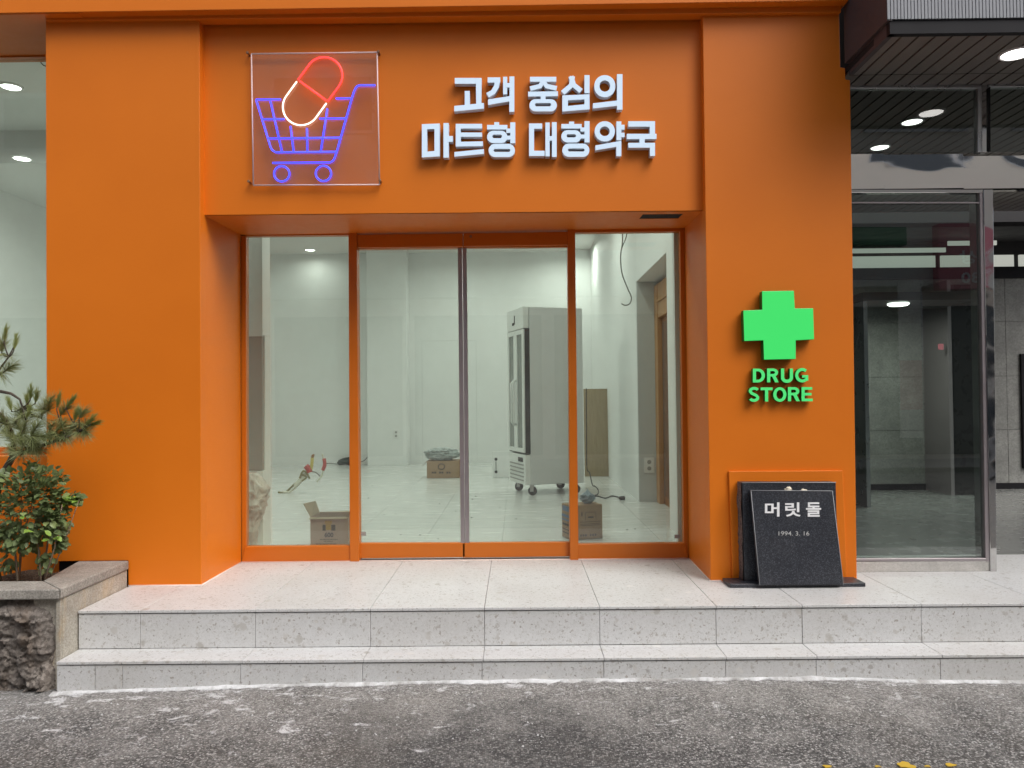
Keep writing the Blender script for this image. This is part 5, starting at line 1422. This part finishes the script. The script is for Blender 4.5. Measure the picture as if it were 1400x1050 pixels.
bag('plastic_bag', V(pb_c.x, Yc1 + .16, zt_b + rz_ * .93 + .003), (xB - xA) * .47, .15, rz_, PLASTIC, 'crumpled clear plastic bag lying on the small brown carton', 4)

k0 = atz(793, 738, 0)
kr = thing('brown_carton', V(k0.x, k0.y, 0), 'brown carton with printed sides standing behind the right mullion', 'carton')
kl, kk = atz(768.5, 733.5, 0), atz(824, 736, 0)
kc = V(at(780, 737, k0.y).x, k0.y - .02, 0)
hK = at(780, 691.5, kc.y).z
e1 = V(kk.x - kc.x, kk.y - kc.y + .0, 0); e2 = V(kl.x - kc.x, max(.12, kl.y - kc.y), 0)
p4 = [kc, kc + e1, kc + e1 + e2, kc + e2]
kb = MB().hexa([p + V(0, 0, .002) for p in p4] + [p + V(0, 0, hK) for p in p4]).build('box_body', CARD, kr, .003, 1)
n1_ = V(e1.y, -e1.x, 0).normalized(); n2_ = V(-e2.y, e2.x, 0).normalized()
if n2_.x > 0: n2_ = -n2_
def kbox(mb, o, e, nn, u0, u1, z0, z1):
    a, b = o + e * u0 + nn * .0004, o + e * u1 + nn * .0004
    return mb.prism([V(a.x, a.y, z0 * hK), V(b.x, b.y, z0 * hK), V(b.x, b.y, z1 * hK), V(a.x, a.y, z1 * hK)], nn * .0012)
g = MB()
for i in range(7):
    if i != 3: kbox(g, kc, e1, n1_, .30 + i * .075, .345 + i * .075, .09, .15)
for z in (.40, .44, .50): kbox(g, kc, e1, n1_, .30, .92, z, z + .012)
kbox(g, kc, e1, n1_, .46, .80, .78, .79); kbox(g, kc, e1, n1_, .46, .47, .56, .78); kbox(g, kc, e1, n1_, .79, .80, .56, .78); kbox(g, kc, e1, n1_, .55, .72, .62, .66); kbox(g, kc, e1, n1_, .34, .37, .68, .80)
g.build('print', PRINT, kb)
g = MB(); kbox(g, kc, e2, n2_, .0, 1., .62, .70); kbox(g, kc, e2, n2_, .0, 1., .52, .57); kbox(g, kc, e2, n2_, .05, .9, .80, .95); g.build('blue_print', PRINT_BLUE, kb)
g = MB(); kbox(g, kc, e2, n2_, .1, .9, .15, .18); kbox(g, kc, e2, n2_, .1, .9, .25, .28); kbox(g, kc, e2, n2_, .2, .9, .38, .44); g.build('side_print', PRINT, kb)
bt = at(803.5, 691, kc.y + .12); rzb = (at(803, 670, kc.y + .12).z - hK) / 2.3
bag('tied_bag', V(bt.x, kc.y + .12, hK + rzb * .93 + .003), .052, .045, rzb, PLASTIC_BLUE, 'small tied plastic bag with blue print on the brown carton', 8, top=.05)

# --- board leaning in the corner
yb_ = atz(820, 651.5, 0).y
xa_, xb_ = at(799, 600, yb_).x, at(838.5, 600, yb_).x; zb1 = at(820, 531.5, yb_ + .06).z
brd = thing('plywood_board', V((xa_ + xb_) / 2, yb_, 0), 'brown plywood board standing upright beside the fridge', 'board')
MB().prism([V(xa_, yb_, .002), V(xb_, yb_, .002), V(xb_, yb_ + .06, zb1), V(xa_, yb_ + .06, zb1)], (0, .018, 0)).build('sheet', PLY, brd)
xm = xa_ + (xb_ - xa_) * .80
MB().prism([V(xm, yb_ - .006, .002), V(xb_ + .005, yb_ - .006, .002), V(xb_ + .005, yb_ + .054, zb1 * .93), V(xm, yb_ + .054, zb1 * .93)], (0, .005, 0)).build('batten', PLY, brd)
# --- pale access panel by the fridge
pa = atz(673.5, 653, 0); yp = pa.y
x0_, x1_ = pa.x, at(697, 640, yp).x; zp = at(680, 617, yp).z
pn = thing('access_panel', V(x0_, yp, 0), 'pale square access panel standing on the floor left of the fridge', 'panel')
MB().box(x0_, x1_, yp, yp + .02, .002, zp).build('sheet', WHITE_WALL, pn, .003, 1)
for k in (.22, .7):
    q = V(x0_ + .05, yp - .004, zp * k); MB().lathe(q, [(.022, 0), (.022, .006)], 10, 'Y').build('hinge', RUBBER, pn)
MB().box(x0_ + .042, x0_ + .058, yp - .004, yp, zp * .3, zp * .62).build('hinge_strip', GREY_PANEL, pn)
# --- sockets
def socket(p, rot, label, s=.045):
    t = thing('wall_socket', p, label, 'socket')
    g = MB(); g.box(-s, s, -.008, 0, -s * 1.5, s * 1.5); g.v = [p + v for v in g.v]; g.build('plate', OUTLET, t, .002, 1)
    for dz in (-.5, .5):
        MB().lathe(p + V(0, -.0085, dz * s * 1.25), [(s * .42, .0), (s * .42, .004)], 12, 'Y').build('outlet', GREY_PANEL, t)
q = at(887.5, 636, YJ - .0305); socket(q, 0, 'white double socket on the doorway jamb at the right', .055)
q = at(541.5, 593.5, YB - .351); socket(q, 0, 'small double socket on the back wall column', .05)
# --- hanging wire near the ceiling
Yh = 3.75
hw = smooth([at(x, y, Yh) for x, y in ((850.5, 300), (851, 330), (848.5, 350), (850, 372), (857, 392), (863, 406), (861, 415), (855, 417.5), (849.5, 415))])
hw = [V(hw[0].x, Yh, ZC2)] + hw
tag(MB().tube(hw, .0075, 6).build('hanging_wire', CABLE_G), 'thin dark wire hanging in a hook from the shop ceiling', 'wire')
hw = smooth([at(x, y, Yh + .1) for x, y in ((858, 300), (856.5, 322), (850, 340), (848.5, 352))])
hw = [V(hw[0].x, Yh + .1, ZC2)] + hw
tag(MB().tube(hw, .0065, 6).build('hanging_wire', CABLE_G), 'shorter thin wire beside the hooked wire on the ceiling', 'wire')
# --- taped cable bundles rising from the floor
def n8(c): return (370 + c[0] / 9.3333, 600 + c[1] / 9.3333)
Yk = atz(*n8((240, 692)), 0).y
def cbl(pts, r, mat, name, par, dy=0.0):
    P_ = [at(*n8(c), Yk + dy) for c in pts]
    for p in P_: p.z = max(p.z, r)
    return MB().tube(smooth(P_, 4), r, 8).build(name, mat, par)
cbn = thing('cable_bundle', V(at(*n8((240, 690)), Yk).x, Yk, 0), 'taller bundle of taped yellow and pale cables rising from the floor, left of the two', 'cables', 'taped cable bundles on the shop floor')
cbl([(95, 700), (190, 685), (290, 590), (350, 545)], .012, CABLE_O, 'cable', cbn); cbl([(160, 695), (240, 690), (320, 605), (380, 540), (440, 480)], .016, CABLE_W, 'cable', cbn, -.02)
cbl([(230, 690), (280, 650), (345, 590), (400, 530)], .013, CABLE_O, 'cable', cbn, .02)
cbl([(310, 600), (380, 520), (420, 470), (470, 420), (490, 390)], .026, CABLE_W, 'cable', cbn); cbl([(370, 500), (400, 430), (430, 410), (480, 470), (495, 510)], .012, CABLE_O, 'loop', cbn, -.03); cbl([(400, 540), (460, 490), (430, 470), (390, 450)], .011, CABLE_O, 'loop', cbn, -.03)
cbl([(450, 345), (480, 380), (500, 430)], .036, TAPE_R, 'red_tape', cbn, -.01); cbl([(510, 400), (525, 330), (532, 240)], .020, TAPE_Y, 'yellow_tape', cbn); cbl([(531, 245), (540, 215), (555, 214)], .018, WOOD_DOOR, 'cable_end', cbn)
cb2 = thing('cable_bundle', V(at(*n8((600, 548)), Yk + .6).x, Yk + .6, 0), 'shorter red taped cable bundle beside the yellow one, right of the two', 'cables', 'taped cable bundles on the shop floor')
def cbl2(pts, r, mat, name): return cbl(pts, r, mat, name, cb2, .6)
cbl2([(590, 548), (630, 500), (660, 450), (670, 380)], .012, CABLE_W, 'cable'); cbl2([(665, 400), (690, 330), (682, 250)], .024, TAPE_R, 'red_tape'); cbl2([(682, 255), (668, 230), (660, 190)], .012, CABLE_W, 'cable'); cbl2([(700, 315), (760, 312), (850, 322)], .008, CABLE_G, 'lead'); cbl2([(645, 490), (580, 430), (530, 420)], .008, CABLE_G, 'lead')
ga = atz(*n8((930, 335)), 0)
gb = thing('green_power_tool', V(ga.x, ga.y, 0), 'dark green power tool lying on the floor behind the left mullion', 'tool')
def pg(c, dz=0.0): q = atz(*n8((c[0], 335)), 0); return V(q.x, ga.y, .045 + dz)
MB().tube([pg((855, 0), -.015), pg((880, 0)), pg((960, 0), .01), pg((1010, 0), .005), pg((1060, 0), .0)], [.02, .045, .045, .05, .03], 10).build('tool_body', DKGREEN, gb)
MB().tube([pg((870, 0), .03), pg((930, 0), .06), pg((1000, 0), .075)], [.014, .018, .02], 8).build('tool_handle', DKGREEN, gb)
MB().tube([pg((1060, 0), 0), at(*n8((1140, 300)), ga.y), at(*n8((1190, 280)), ga.y), at(*n8((1240, 230)), ga.y), at(*n8((1285, 198)), ga.y)], .010, 6).build('lead', CABLE_G, gb)
# --- wrapped roll leaning in the left corner
Yr = .90
g = MB(); ps = [(345, 757), (344, 735), (343, 712), (346, 690), (347, 668), (340, 646)]
rs_ = [.022, .04, .055, .085, .095, .05]
path = [at(x, y, Yr + .02) for x, y in ps]; path[0].z = .02
nn_ = 48; cur = smooth(path, 12); m = len(cur)
for i, p in enumerate(cur):
    k = i / (m - 1) * (len(rs_) - 1); j = min(int(k), len(rs_) - 2); r0 = rs_[j] + (rs_[j + 1] - rs_[j]) * (k - j)
    for q in range(nn_):
        a = 6.283 * q / nn_; d_ = V(math.cos(a), math.sin(a), 0)
        w = 1 + .30 * noise.noise(Vector((d_.x * 1.5, d_.y * 1.5, i * .08))) + .55 * (.3 - abs(noise.noise(Vector((d_.x * 2.5, d_.y * 2.5, i * .14))))) + .34 * (.3 - abs(noise.noise(Vector((d_.x * 6, d_.y * 6, i * .3)))))
        g.v.append(p + d_ * r0 * w)
for i in range(m - 1):
    for q in range(nn_): g.smooth.add(len(g.f)); g.f.append([i * nn_ + q, i * nn_ + (q + 1) % nn_, (i + 1) * nn_ + (q + 1) % nn_, (i + 1) * nn_ + q])
g.f.append(list(range(nn_))[::-1]); g.f.append([(m - 1) * nn_ + q for q in range(nn_)])
tag(g.build('wrapped_bundle', WRAP), 'pale crumpled plastic wrapped bundle slumped in the lower left corner of the glass', 'bundle')
# crumbs on the shop floor
rnd = random.Random(8)
g = MB()
for i in range(46):
    x, y = rnd.uniform(-2.0, 1.0), rnd.uniform(.9, 5.5); s_ = rnd.uniform(.004, .011)
    g.add([(x - s_, y - s_ * .6, .001), (x + s_, y - s_ * .5, .001), (x + s_ * .4, y + s_, .001), (x, y, s_ * .9)], [(0, 1, 3), (1, 2, 3), (2, 0, 3), (0, 2, 1)])
tag(g.build('floor_debris', PRINT), 'small dark crumbs of building debris on the shop floor', 'debris', kind='stuff')
